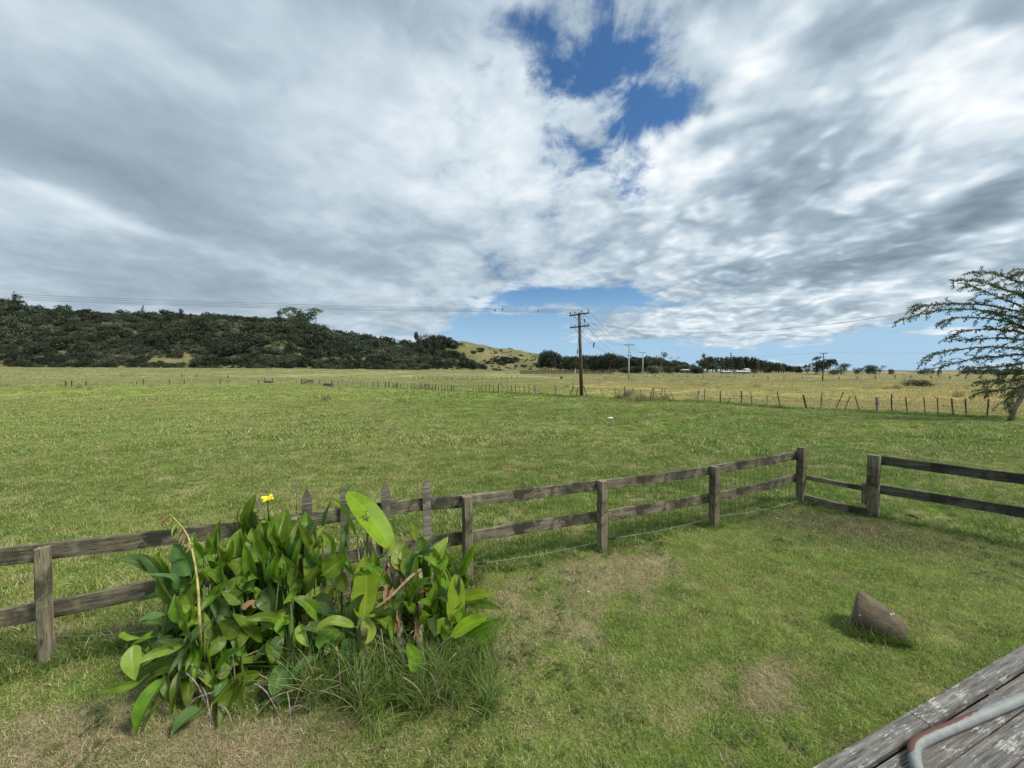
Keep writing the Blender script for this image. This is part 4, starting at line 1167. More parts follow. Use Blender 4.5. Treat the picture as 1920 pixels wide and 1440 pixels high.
K['maca'] = [tree_kind('macrocarpa_tree', '', 'tree', M_pine, M_bark, [(0, 0, .45, .45, .4, .3)] + rlobes(rr, 12, .6, .58, .25, .2, .45), 1500, .045, .04, range(1, 9), 21 + q) for q in range(3)]
K['pale'] = [tree_kind('gum_tree', '', 'tree', M_olive, M_palebark, rlobes(rr, 9, .38, .68, .22, .15, .7), 500, .04, .02, range(0, 8), 31 + q) for q in range(2)]
K['layer'] = [tree_kind('norfolk_pine', '', 'tree', M_pine, M_bark, [(0, 0, z_, .36 * (1.1 - z_), .36 * (1.1 - z_), .03) for z_ in (.25, .42, .58, .74, .86, .96)], 700, .04, .018, [], 41, .5, .1)]
K['thin'] = [tree_kind('bare_tree', '', 'tree', M_olive, M_palebark, rlobes(rr, 8, .3, .7, .25, .08, .7), 130, .035, .016, range(8), 51)]
K['hedge'] = [tree_kind('shrub', '', 'shrub', M_bush, M_bark, [(0, 0, .4, .8, .5, .45)] + rlobes(rr, 8, .7, .5, .2, .3, .8), 900, .06, .03, range(1, 5), 61 + q) for q in range(2)]
kids = {id(t): children(t) for L_ in K.values() for t in L_}
used = set()
def tree(kind, px, ytop, wpx, Y, label, group=None, ybase=None, z0=None):
    v = random.choice(K[kind])
    base = at(px, 700, Y)
    z = float(ground_z(base.x, base.y)) if z0 is None else z0
    if ybase is not None: z = at(px, ybase, Y).z
    h = at(px, ytop, Y).z - z
    nat = {'pine': .44, 'round': .95, 'maca': 1.35, 'pale': .9, 'layer': .7, 'thin': .7, 'hedge': 1.8}[kind]
    w = wpx / F * Y / nat
    top = {'pine': 1.0, 'round': .92, 'maca': .92, 'pale': 1.0, 'layer': 1.0, 'thin': 1.0, 'hedge': .9}[kind]
    sc = (w, w, h / top)
    if id(v) not in used:
        used.add(id(v)); o = v
        o.location = (base.x, base.y, z - .2); o.rotation_euler = (0, 0, random.uniform(0, 6.28)); o.scale = sc
        o['label'] = label
        if group: o['group'] = group
    else:
        o = dup(v, kids[id(v)], (base.x, base.y, z - .2), random.uniform(0, 6.28), sc, label, group)
        if not group and 'group' in o: del o['group']
    return o
# on the hill
def hill_at(px, t): 
    x, y, z = hill_z(np.array([px]), np.array([t])); return float(y[0]), float(z[0])
def htree(kind, px, ytop, w, t, label, group=None):
    y_, z_ = hill_at(px, t); return tree(kind, px, ytop, w, y_, label, group, z0=z_)
htree('maca', 563, 577, 76, .97, 'broad dark flat topped tree crowning the ridge of the wooded hill')
htree('round', 343, 579, 9, 1.0, 'tiny lone tree showing above the ridge of the wooded hill')
htree('maca', 22, 552, 40, .95, 'bushy tree on the ridge at the far left edge')
htree('round', 0, 556, 26, .98, 'dark tree cut by the left edge of the picture on the ridge')
htree('round', 527, 582, 10, 1.0, 'small tree on the ridge just left of the broad flat topped tree')
for q, (px, yt, w) in enumerate(((790, 621, 26), (806, 627, 18), (818, 625, 22), (838, 632, 22), (852, 636, 16), (861, 641, 18), (869, 646, 12))):
    htree('maca' if q % 2 else 'round', px, yt, w, .5, '%s tree in the row stepping down the end of the wooded ridge' % ('leftmost', 'second', 'third', 'fourth', 'fifth', 'sixth', 'rightmost')[q], 'trees along the end of the wooded ridge')
htree('round', 902, 650, 8, .95, 'small round tree at the top of the bare slope')
htree('round', 889, 657, 10, .75, 'small dark tree halfway up the bare slope')
htree('layer', 945.5, 652, 6, .99, 'lone pointed tree on the skyline of the bare ridge')
# belt of trees on the plain
for q in range(26):
    px = 1012 + q * 1.6 + random.uniform(-1, 1); yt = np.interp(px, [1010, 1018, 1035, 1045, 1055], [662, 655, 654, 659, 666]) + random.uniform(-1, 3)
    tree('pine', px, yt, random.uniform(11, 16), random.uniform(370, 400), 'tall dark pine in the close stand left of the tall pole', 'pines in the stand left of the tall pole')
prof = [(1050, 668), (1060, 667), (1072, 666), (1095, 664), (1110, 668), (1120, 665), (1135, 664), (1143, 660), (1158, 662), (1170, 668), (1190, 668), (1205, 668), (1215, 663), (1230, 672), (1260, 674), (1285, 679), (1300, 684)]
for q in range(96):
    px = 1054 + q * 2.6 + random.uniform(-2, 2); yt = np.interp(px, [a[0] for a in prof], [a[1] for a in prof]) + abs(random.gauss(0, 3))
    kd = random.choice(('round', 'round', 'maca', 'pine')) if px < 1215 else random.choice(('round', 'maca'))
    tree(kd, px, yt, random.uniform(20, 32) if kd != 'pine' else 17, random.uniform(300, 390), 'dark tree in the shelter belt behind the power poles', 'trees in the shelter belt behind the power poles')
for q in range(26):
    px = random.uniform(1165, 1320); tree('round', px, np.interp(px, [1165, 1215, 1320], [690, 683, 690]) + random.uniform(-3, 4), random.uniform(18, 30), random.uniform(240, 285), 'low bushy tree at the front of the shelter belt', 'low trees at the front of the shelter belt')
tree('layer', 1180, 655, 26, 350, 'layered dark conifer rising directly behind the first concrete pole')
tree('round', 1145, 660, 26, 335, 'tall rounded tree in the belt midway between tall pole and concrete pole')
tree('pale', 1241, 659, 30, 330, 'pale grey green gum tree rising above the belt')
tree('thin', 1255, 665, 14, 335, 'thin bare tree beside the pale gum tree')
tree('thin', 1268, 665, 14, 338, 'thin bare tree leaning right of the pale gum tree')
tree('hedge', 1179, 687, 34, 230, 'low rounded olive shrub at the foot of the first concrete pole')
tree('maca', 1325, 660, 26, 300, 'tall ragged tree at the left end of the right hand wood')
tree('maca', 1318, 668, 30, 305, 'dark spreading tree at the left end of the right hand wood')
tree('layer', 1370, 660, 18, 330, 'pointed conifer standing above the right hand pine wood')
prof = [(1320, 668), (1350, 669), (1385, 667), (1410, 669), (1440, 676), (1470, 682), (1500, 689)]
for q in range(90):
    px = 1326 + q * 1.95 + random.uniform(-2, 2); yt = np.interp(px, [a[0] for a in prof], [a[1] for a in prof]) + random.uniform(-1.5, 3)
    tree('pine', px, yt, random.uniform(12, 18), random.uniform(330, 430), 'dark pine in the sloping wood on the right', 'pines in the sloping wood on the right')
for (px, yt, w, lab) in ((1415, 690, 16, 'small round green shrub in front of the right hand pine wood'), (1440, 688, 26, 'larger dark shrub in front of the right hand pine wood'),
                         (1500, 685, 16, 'small dark tree at the right end of the pine wood'), (1514, 682, 14, 'taller ragged tree at the right end of the pine wood')):
    tree('round', px, yt, w, 270, lab)
tree('maca', 1543, 665, 42, 220, 'large spreading dark tree standing behind the thin dark pole')
tree('round', 1530, 676, 22, 222, 'lower dark tree touching the left side of the large spreading tree')
tree('round', 1577, 681, 26, 225, 'rounded tree at the right of the large spreading tree')
tree('hedge', 1562, 690, 26, 215, 'low shrub under the right side of the large spreading tree')
tree('hedge', 1607, 688, 19, 240, 'small lone shrub right of the large spreading tree')
tree('round', 1641, 684, 30, 240, 'wide dark shrub tree alone on the right plain'); tree('hedge', 1630, 687, 22, 242, 'low dark shrub joined to the left of the wide shrub tree')
tree('hedge', 1671, 691, 15, 245, 'small reddish dark shrub right of the wide shrub tree')
tree('hedge', 1738, 688, 38, 240, 'wide low shrub on the plain left of the feathery branches')
for q in range(9):
    tree('hedge', 1815 + q * 17, 690 + random.uniform(-2, 3), 26, 250, 'low shrub in the hedge line at the right edge', 'shrubs of the hedge line at the right edge')
o = tree('hedge', 1721, 707, 50, 61.5, 'low spreading dark green bush sitting in the dry paddock')
for c_ in children(o):
    if c_.name.startswith('crown'):
        c_.data = crown_mesh('crown', [(0, 0, .3, .8, .5, .5)] + rlobes(random.Random(9), 12, .7, .4, .2, .3, .9), 4500, .032, M_bush, 91, .5, .6)

for L_ in K.values():
    for t in L_:
        if id(t) not in used:
            for c_ in kids[id(t)]: bpy.data.objects.remove(c_)
            bpy.data.objects.remove(t)
# ------------------------------------------------------------------ stockyard and sheds
yg = at(1066, 700, 205); yg.z = float(ground_z(yg.x, yg.y)) + .2
yard = thing('stockyard', 'long dark weathered timber stockyard rails before the pine stand', 'stockyard', yg)
def yx(px): return (px - 960) / F * 205 - yg.x
for q in range(5):
    timber('rail', (yx(975), 0, .35 + q * .38), (yx(1150), 0, .30 + q * .38), .06, .22, M_farpost, yard, seed=q, seg=20, rough=.03)
for q in range(34):
    x_ = yx(975) + q * (yx(1150) - yx(975)) / 33
    timber('post', (x_, .1, -.3), (x_, .1, random.uniform(1.9, 2.3)), .2, .2, M_farpost if q % 5 else M_palepost, yard, seed=q, seg=2)
timber('cap_rail', (yx(1008), 3, 2.15), (yx(1085), 3, 2.15), .5, .15, M_palepost, yard, seed=77, seg=8)
for q in range(12):
    x_ = yx(1090) + q * 1.4; timber('rail', (x_, 2 + q % 3, .2), (x_ + random.uniform(1, 2.4), 3, random.uniform(1.5, 2.6)), .1, .2, M_farpost if q % 3 else M_palepost, yard, seed=80 + q, seg=2)
def shed(px, yb, wpx, hpx, Y, label):
    g_ = at(px, yb, Y); w_ = wpx / F * Y; h_ = hpx / F * Y
    t = thing('shed', label, 'shed', (g_.x, g_.y, g_.z - .5))
    bm = bmesh.new(); box(bm, (0, 0, h_ * .5), (w_, 5, h_)); obj('wall', bm_mesh('wall', bm, M_shedwall), t)
    bm = bmesh.new()
    vs = [bm.verts.new(v) for v in ((-w_/2 - .4, -2.9, h_), (w_/2 + .4, -2.9, h_), (w_/2 + .4, 0, h_ * 1.5), (-w_/2 - .4, 0, h_ * 1.5), (-w_/2 - .4, 2.9, h_), (w_/2 + .4, 2.9, h_))]
    bm.faces.new((vs[0], vs[1], vs[2], vs[3])); bm.faces.new((vs[3], vs[2], vs[5], vs[4])); bm.faces.new((vs[0], vs[3], vs[4])); bm.faces.new((vs[1], vs[5], vs[2])); bm.faces.new((vs[0], vs[4], vs[5], vs[1]))
    obj('roof', bm_mesh('roof', bm, M_shedroof), t)
    bm = bmesh.new(); box(bm, (0, -2.53, h_ * .42), (w_ * .12, .08, h_ * .8)); obj('door', bm_mesh('door', bm, M_darkwall), t)
    for f_ in (-.36, -.2, .2, .36):
        bm = bmesh.new(); box(bm, (w_ * f_, -2.53, h_ * .6), (w_ * .08, .08, h_ * .35)); obj('window', bm_mesh('window', bm, M_darkwall), t)
    return t
shed(1284, 694.5, 11, 2.5, 232, 'small pale roofed shed among the low trees of the shelter belt')
shed(1360.5, 699, 14, 3.2, 255, 'small white roofed shed left of the longer farm building')
shed(1391, 699.5, 24, 4.0, 256, 'long low white farm building in front of the pine wood')
shed(1399, 697.5, 6, 5.5, 262, 'narrow white block standing at the end of the long farm building')
bm = bmesh.new(); tube(bm, [(0, 0, -.2), (0, 0, 1.4)], [.16, .16], 8); box(bm, (0, 0, 1.5), (.4, .3, .2))
g_ = gnd(1217, 709); o = obj('marker_post', bm_mesh('marker_post', bm, M_white), None, g_); tag(o, 'short white marker post in front of the shelter belt', 'post')
# small white stone in the paddock
bm = bmesh.new(); bmesh.ops.create_icosphere(bm, subdivisions=2, radius=1)
for v in bm.verts: v.co = Vector((v.co.x * .16, v.co.y * .10, v.co.z * .055)) * (1 + .2 * mnoise.noise(v.co * 2))
o = obj('stone', bm_mesh('stone', bm, M_white, True), None, gnd(1144, 785) + Vector((0, 0, .03))); tag(o, 'small white stone lying in the paddock grass below the tall pole', 'stone')

# ------------------------------------------------------------------ feathery tree at the right
TY = 19.5
tb = gnd(1893, 787)
ft = thing('feathery_tree', 'feathery tree with fine drooping sprays and a pale leaning trunk at the right edge', 'tree', tb)
bm = bmesh.new()
tr_pts = [tb + Vector((0, 0, -.1)), at(1903, 765, TY), at(1918, 742, TY), at(1948, 705, TY + .2), at(1985, 660, TY + .4), at(2010, 610, TY + .4), at(2020, 560, TY + .3)]
tube(bm, [p_ - tb for p_ in tr_pts], [.11, .10, .095, .09, .08, .06, .03], 9)
obj('trunk', bm_mesh('trunk', bm, M_palebark, True), ft)
brs = [
    [(2015, 600), (1940, 560), (1890, 545), (1840, 528), (1782, 526)], [(2015, 590), (1950, 540), (1900, 525), (1860, 512), (1826, 510)],
    [(2000, 610), (1930, 580), (1880, 560), (1830, 540), (1811, 537)], [(2000, 620), (1930, 590), (1850, 572), (1790, 570), (1740, 572), (1720, 580)],
    [(1995, 630), (1920, 600), (1850, 583), (1780, 580), (1730, 588), (1676, 605)], [(1995, 640), (1920, 612), (1860, 598), (1800, 595), (1768, 602)],
    [(1990, 650), (1920, 625), (1870, 618), (1810, 620), (1775, 634)], [(1985, 660), (1930, 640), (1880, 634), (1830, 636), (1795, 637)],
    [(1985, 665), (1920, 655), (1860, 650), (1800, 655), (1760, 662), (1738, 676)], [(1985, 675), (1930, 665), (1880, 668), (1830, 672), (1785, 682), (1760, 690)],
    [(1980, 680), (1930, 680), (1890, 684), (1850, 690), (1805, 688)], [(1985, 640), (1930, 620), (1890, 600), (1870, 590), (1845, 585)],
    [(1960, 695), (1930, 708), (1890, 715), (1850, 716), (1840, 720)], [(1960, 700), (1925, 722), (1885, 730), (1840, 736)], [(1955, 705), (1930, 725), (1905, 735), (1890, 748), (1890, 758)],
    [(2015, 580), (1970, 530), (1930, 512), (1905, 515)], [(2015, 575), (1985, 540), (1950, 520), (1915, 530)], [(1990, 650), (1950, 600), (1930, 570), (1910, 550)], [(2000, 640), (1960, 640), (1940, 600), (1920, 590)],
    [(1980, 830), (1940, 820), (1910, 826), (1893, 834)], [(1960, 690), (1935, 690), (1900, 700), (1870, 702)],
]
LV, LF = [], []
def leaflet(p_, d, s):
    n_ = Vector((random.gauss(0, 1), random.gauss(0, 1), random.gauss(0, 1) + .6)).normalized()
    side = d.cross(n_).normalized() * s * .15
    k0 = len(LV)
    LV.extend([p_, p_ + d * s * .5 + side, p_ + d * s, p_ + d * s * .5 - side]); LF.append((k0, k0 + 1, k0 + 2, k0 + 3))
bmB = bmesh.new()
def smooth_path(P_, nseg):
    out = []
    for q in range(nseg + 1):
        t_ = q / nseg * (len(P_) - 1); i_ = min(int(t_), len(P_) - 2); f_ = t_ - i_
        p0 = P_[max(i_ - 1, 0)]; p1 = P_[i_]; p2 = P_[i_ + 1]; p3 = P_[min(i_ + 2, len(P_) - 1)]
        out.append(.5 * ((2 * p1) + (p2 - p0) * f_ + (2 * p0 - 5 * p1 + 4 * p2 - p3) * f_ ** 2 + (3 * p1 - p0 - 3 * p2 + p3) * f_ ** 3))
    return out
for bi, br in enumerate(brs):
    dep = TY + random.uniform(-1.6, 1.6)
    L_ = []
    for q, (a_, b_) in enumerate(br):
        L_.append(at(a_, b_, TY + .3 + (dep - TY) * q / (len(br) - 1)))
    path = smooth_path(L_, 22)
    tube(bmB, [p_ - tb for p_ in path], [.045 * (1 - q / 23) + .006 for q in range(23)], 5, False)
    twigs = [path]
    for q in range(4, 22):
        for s_ in range(2):
            if random.random() < .72:
                d0 = (path[min(q + 1, 22)] - path[q - 1]).normalized()
                sd_ = Vector((random.gauss(0, .5), random.gauss(0, 1.0), random.gauss(-.1, .5))).normalized()
                l_ = random.uniform(.35, 1.1) * (1 - .5 * q / 22)
                e_ = path[q] + (d0 * .8 + sd_ * .6).normalized() * l_
                mid = path[q].lerp(e_, .5) + Vector((0, 0, .08 * l_))
                e_ = e_ - Vector((0, 0, .15 * l_))
                tw = [path[q], mid, e_]
                tube(bmB, [p_ - tb for p_ in tw], [.009, .006, .004], 3, False)
                twigs.append(smooth_path(tw, 7))
    for ti, tw in enumerate(twigs):
        for q in range(len(tw) - 1):
            seg = tw[q + 1] - tw[q]; m_ = max(1, int(seg.length / .017))
            if ti == 0 and q < 4: continue
            for j_ in range(m_):
                p_ = tw[q] + seg * (j_ + random.random()) / m_
                d = (seg.normalized() * .8 + Vector((random.gauss(0, .6), random.gauss(0, .6), random.gauss(-.05, .5)))).normalized()
                leaflet(p_ - tb, d, random.uniform(.08, .18))
o = obj('branches', bm_mesh('branches', bmB, M_bark), ft); o['kind'] = 'stuff'
o = obj('foliage', mesh_np('foliage', LV, LF, M_spray), ft); o['kind'] = 'stuff'

# ------------------------------------------------------------------ canna and banana clump
def leaf_mesh(name, P_, N_, width, mat, fold=.25, wob=.02, shape='canna', seed=0, frayed=False, nl=14, nw=8):
    """P_ path points from base to tip, N_ facing normal hint"""
    r = random.Random(seed)
    path = smooth_path(P_, nl)
    V_, U_ = [], []
    for q, p_ in enumerate(path):
        t_ = q / nl
        tan = (path[min(q + 1, nl)] - path[max(q - 1, 0)]).normalized()
        n_ = (N_ - tan * N_.dot(tan)).normalized()
        s_ = tan.cross(n_)
        if shape == 'canna':
            w = math.sin(math.pi * min(1, t_ ** .78)) ** 1.05 * (1 - .18 * t_)
            if t_ > .98: w = .01
        elif shape == 'banana':
            w = max(0.0, math.sin(math.pi * min(1, t_ ** .88))) ** .62
        else:
            w = math.sin(math.pi * t_) ** .6
        w = max(w, .012) * width / 2
        if frayed and r.random() < .4: w *= r.uniform(.5, .8)
        wa = math.sin(t_ * 13 + seed) * wob
        for c_ in range(nw + 1):
            u_ = c_ / nw * 2 - 1
            q_ = p_ + s_ * (u_ * w) + n_ * (abs(u_) * w * fold * 2 + u_ * wa * w * 4 + math.sin(t_ * 19 + seed + u_) * wob * w * u_ * u_ * 2)
            V_.append(q_); U_.append((c_ / nw, t_))
    Fq_ = [(a * (nw + 1) + c, a * (nw + 1) + c + 1, (a + 1) * (nw + 1) + c + 1, (a + 1) * (nw + 1) + c) for a in range(nl) for c in range(nw)]
    return mesh_np(name, [tuple(v) for v in V_], Fq_, mat, True, U_)
def bushY(px, py):
    """depth of the clump's near surface for a photo pixel"""
    a_ = np.interp(py, [930, 1000, 1100, 1200, 1300, 1400], [3.9, 3.75, 3.45, 3.15, 2.92, 2.72])
    fy = np.interp(px, [200, 350, 500, 940], [-.42, -.15, 0, .0])
    return float(a_ + fy + (0.12 if px > 780 else 0))
plants = []
def plant(name, px, py, label, cat, group=None):
    g_ = gnd(px, py); g_.z = -.02
    t = thing(name, label, cat, g_, 0, group)
    plants.append((t, px)); t['_x'] = px
    return t
CG = 'canna lilies crowded in the clump by the fence'
roots = [(300, 1270), (350, 1240), (385, 1290), (420, 1215), (455, 1280), (480, 1205), (510, 1255), (545, 1290), (560, 1210), (590, 1260), (615, 1200), (640, 1240), (500, 1190), (445, 1185), (560, 1180), (830, 1215), (860, 1240), (800, 1200)]
ORD = ('leftmost', 'second', 'third', 'fourth', 'fifth', 'sixth', 'seventh', 'eighth', 'ninth', 'tenth', 'last')
labs = {0: 'leftmost canna of the clump, its pale leaf reaching out over the lawn', 3: 'canna under the yellow arching stalk at the left of the clump', 12: 'canna carrying the yellow flower at the top of the clump',
        4: 'canna at the front with broad leaves drooping to the ground', 7: 'canna at the lower front centre with hanging bluish leaves', 15: 'canna growing right of the grey dead stalk', 16: 'canna at the right end of the clump with upright pointed leaves', 17: 'canna close behind the grey dead stalk'}
cannas = [plant('canna_lily', x, y, labs.get(q, 'canna in the leafy middle of the clump, rooted %s of them from the left' % ORD[sorted(w for w in range(18) if w not in labs).index(q) if q not in labs else 0]), 'plant', CG) for q, (x, y) in enumerate(roots)]
stems = {id(t): bmesh.new() for t in cannas}
lc = [0]
def add_leaf(t, b0, b1, width, mat, nh=None, droop=.0, fold=.22, shape='canna', petiole=True, name='leaf', label=None, frayed=False, wob=.02):
    lc[0] += 1
    o_ = t.location
    b0, b1 = Vector(b0), Vector(b1)
    L_ = (b1 - b0).length
    mid = b0.lerp(b1, .5) + Vector((0, 0, L_ * droop)) + Vector((random.gauss(0, .02), random.gauss(0, .02), 0))
    if nh is None:
        nh = Vector((random.gauss(0, .35), -1 + random.gauss(0, .25), .55 + random.gauss(0, .35)))
    me_ = leaf_mesh('leaf', [b0 - o_, mid - o_, b1 - o_], nh.normalized(), width, mat, fold, wob, shape, lc[0], frayed)
    lf = obj(name, me_, t)
    if label: lf['label'] = label
    if petiole and id(t) in stems:
        st_ = stems[id(t)]
        r0 = Vector((random.uniform(-.05, .05), random.uniform(-.03, .06), 0))
        bb = b0 - o_
        tube(st_, smooth_path([r0, Vector((bb.x * .3, bb.y * .3, bb.z * .45)), Vector((bb.x * .75, bb.y * .75, bb.z * .85)), bb], 8), [.010, .009, .008, .0075, .007, .0065, .006, .005, .004], 6)
    return lf
def nearest_canna(px):
    return min(range(len(cannas)), key=lambda q: abs(roots[q][0] - px) + random.uniform(0, 25))
def ex(lst, s, ox, oy):
    for e in lst:
        x0, y0, x1, y1, w_ = e[:5]; mt = e[5] if len(e) > 5 else 'g'
        a_ = (ox + x0 * s, oy + y0 * s); b_ = (ox + x1 * s, oy + y1 * s)
        Ya = bushY(*a_) - random.uniform(0, .12); Yb = bushY(*b_) - random.uniform(.02, .22)
        t = cannas[nearest_canna(a_[0])]
        mat = {'g': M_canna, 'b': M_canna_blue, 'y': M_canna_pale, 'd': M_deadleaf}[mt]
        W_ = w_ * s / F * (Ya + Yb) / 2 * 1.18
        p0 = at(*a_, Ya); p1 = at(*b_, Yb)
        p1.z = max(p1.z, .03)
        add_leaf(t, p0, p1, W_, mat, None, random.uniform(.04, .12) if y1 > y0 else random.uniform(-.02, .05), random.uniform(.1, .3))
ex([(240, 870, 105, 855, 50, 'y'), (180, 900, 190, 1070, 70, 'y'), (420, 900, 185, 1000, 42, 'y'), (450, 870, 345, 1050, 70, 'b'), (480, 870, 430, 1030, 55, 'g'), (210, 1080, 5, 1130, 40, 'g'),
    (500, 1210, 360, 1340, 80, 'b'), (720, 1040, 710, 1215, 110, 'y'), (665, 1080, 590, 1310, 90, 'g'), (630, 610, 495, 745, 80, 'g'), (560, 690, 650, 760, 80, 'b'), (520, 740, 435, 835, 90, 'g'),
    (830, 615, 850, 760, 95, 'b'), (900, 1010, 850, 1150, 100, 'b'), (910, 1060, 880, 1225, 95, 'b'), (1000, 1160, 965, 1315, 105, 'b'), (900, 1210, 870, 1290, 60, 'b'), (690, 850, 595, 785, 75, 'g'),
    (760, 760, 690, 920, 70, 'g'), (650, 1020, 580, 1050, 60, 'y'), (980, 620, 900, 700, 70, 'g'), (930, 720, 790, 840, 42, 'y'), (950, 760, 870, 840, 50, 'g'), (980, 800, 1030, 910, 45, 'y'),
    (860, 860, 850, 990, 65, 'g'), (900, 860, 880, 970, 60, 'b'), (830, 500, 750, 330, 85, 'g'), (870, 420, 920, 240, 95, 'g'), (960, 450, 990, 285, 70, 'y'), (1040, 430, 1010, 255, 75, 'g'),
    (1010, 650, 1070, 510, 60, 'g'), (700, 470, 700, 335, 75, 'y'), (460, 560, 370, 410, 105, 'b'), (480, 640, 310, 560, 55, 'b'), (380, 700, 295, 570, 65, 'g'), (420, 790, 380, 650, 75, 'g'),
    (470, 740, 420, 610, 60, 'g'), (440, 800, 465, 700, 45, 'g'), (740, 540, 630, 500, 80, 'g'), (610, 600, 600, 470, 60, 'g'), (330, 750, 205, 785, 30, 'b'), (800, 480, 790, 300, 90, 'g'),
    (520, 480, 470, 360, 60, 'g'), (560, 470, 540, 350, 50, 'y'), (880, 600, 860, 470, 65, 'g'), (920, 560, 900, 460, 60, 'g'), (500, 900, 470, 1060, 60, 'g'), (540, 900, 560, 1050, 60, 'g'),
    (700, 950, 640, 860, 50, 'g'), (480, 1000, 465, 1110, 50, 'y'), (600, 1040, 570, 1150, 60, 'b'), (860, 1160, 830, 1230, 50, 'b'), (790, 700, 720, 730, 50, 'd'), (1000, 950, 1010, 1110, 60, 'd'),
    (640, 650, 700, 560, 60, 'g'), (760, 640, 720, 520, 60, 'g'), (700, 700, 600, 640, 60, 'g'), (1060, 560, 1040, 430, 60, 'g'), (590, 860, 540, 960, 60, 'g')], .3889, 180, 860)
ex([(30, 430, 80, 275, 70, 'g'), (150, 600, 75, 480, 75, 'g'), (170, 560, 290, 465, 95, 'g'), (280, 640, 235, 540, 60, 'g'), (125, 690, 232, 775, 85, 'b'), (262, 830, 205, 975, 95, 'g'),
    (325, 870, 250, 1025, 95, 'b'), (215, 830, 150, 920, 60, 'g'), (690, 510, 772, 375, 60, 'y'), (690, 500, 725, 395, 45, 'b'), (690, 600, 775, 480, 55, 'g'), (620, 400, 590, 310, 30, 'y'),
    (660, 450, 620, 380, 50, 'g'), (680, 860, 690, 750, 45, 'g'), (780, 1000, 855, 1062, 32, 'y'), (705, 740, 690, 630, 40, 'g'), (620, 700, 550, 640, 65, 'g'), (430, 745, 555, 680, 60, 'y'),
    (760, 590, 690, 510, 50, 'g'), (800, 900, 740, 800, 55, 'g'), (860, 860, 1030, 770, 50, 'g'), (900, 900, 1000, 830, 40, 'g'), (20, 620, 40, 500, 60, 'g'), (60, 640, 10, 560, 60, 'g'),
    (140, 440, 180, 320, 55, 'y'), (220, 460, 160, 350, 50, 'g'), (100, 540, 150, 420, 60, 'g'), (640, 620, 600, 500, 50, 'g'), (560, 560, 600, 440, 50, 'g'), (730, 620, 700, 520, 50, 'g')], .3889, 540, 860)
# inner leaves that fill the clump
for q in range(330):
    px = random.choice((random.uniform(310, 680), random.uniform(310, 680), random.uniform(330, 650), random.uniform(720, 880)))
    lowlim = 1005 if px > 440 else 1060
    if px > 700: lowlim = 1080
    py = random.uniform(lowlim, 1350 if px < 700 else 1190)
    Y0 = bushY(px, py) + random.uniform(.0, .38)
    Y0 = min(Y0, float(np.interp(px, [200, 876], [3.3, 4.5])) - .05)
    p0 = at(px, py, Y0)
    if p0.z < .12: continue
    up = max(0, (1240 - py) / 170)
    a_ = random.uniform(0, 6.28)
    d = Vector((math.cos(a_) * .7, math.sin(a_) * .5 - .3, random.gauss(-.1 + up * 1.5, .5))).normalized()
    L_ = random.uniform(.26, .46)
    p1 = p0 + d * L_; p1.z = max(.03, p1.z)
    t = cannas[nearest_canna(px)]
    nh = (Vector((random.gauss(0, .4), -.6, .9)) - d * .2)
    add_leaf(t, p0, p1, L_ * random.uniform(.22, .33), random.choice((M_canna, M_canna, M_canna_blue, M_canna_pale) if random.random() < .4 else (M_canna, M_canna_blue)), nh, random.uniform(.05, .2), random.uniform(.1, .35))
# upright pointed leaves along the top, drooping ones along the front foot
for q in range(95):
    top_ = q < 45
    px = random.uniform(400, 610) if top_ else random.uniform(300, 640)
    py = random.uniform(1000, 1100) if top_ else random.uniform(1150, 1330)
    Y0 = bushY(px, py) - random.uniform(-.15, .05)
    p0 = at(px, py, Y0)
    if p0.z < .10: continue
    if top_: d = Vector((random.gauss(0, .28), random.gauss(-.15, .2), 1)).normalized()
    else: d = Vector((random.gauss(-.1, .55), random.uniform(-.6, -.15), random.gauss(-.55, .25))).normalized()
    L_ = random.uniform(.26, .42)
    p1 = p0 + d * L_; p1.z = max(.02, p1.z)
    add_leaf(cannas[nearest_canna(px)], p0, p1, L_ * random.uniform(.22, .32), random.choice((M_canna, M_canna, M_canna_blue, M_canna_pale if q % 3 == 0 else M_canna)), None, random.uniform(-.02, .05) if top_ else random.uniform(.06, .16), random.uniform(.15, .4))
# extra stalks with seed pods
for q, (px, py, y2) in enumerate(((372, 1130, 1000), (410, 1060, 985), (500, 1060, 940), (455, 1040, 985), (540, 1110, 1020), (566, 1100, 1080), (690, 1000, 960), (848, 1100, 1066), (605, 1150, 1100), (360, 1180, 1110))):
    t = cannas[nearest_canna(px)]; bm_ = stems[id(t)]
    a_ = at(px, py, bushY(px, py)); b_ = at(px + random.uniform(-12, 6), y2, bushY(px, y2) - .05)
    r0 = Vector((0, 0, 0))
    tube(bm_, smooth_path([r0, (a_ - t.location) * .6, a_ - t.location, b_ - t.location], 10), [.013] * 8 + [.009, .007, .005], 6)
    if px != 500:
        bm = bmesh.new()
        for j_ in range(6):
            c_ = b_ - t.location + Vector((random.gauss(0, .014), random.gauss(0, .014), random.uniform(-.08, .02)))
            rt_ = bmesh.ops.create_icosphere(bm, subdivisions=1, radius=.009, matrix=Matrix.Translation(c_))
        obj('seed_pod', bm_mesh('seed_pod', bm, M_deadleaf, True), t)
for t in cannas:
    obj('stem', bm_mesh('stem', stems.pop(id(t)), M_stem, True), t)
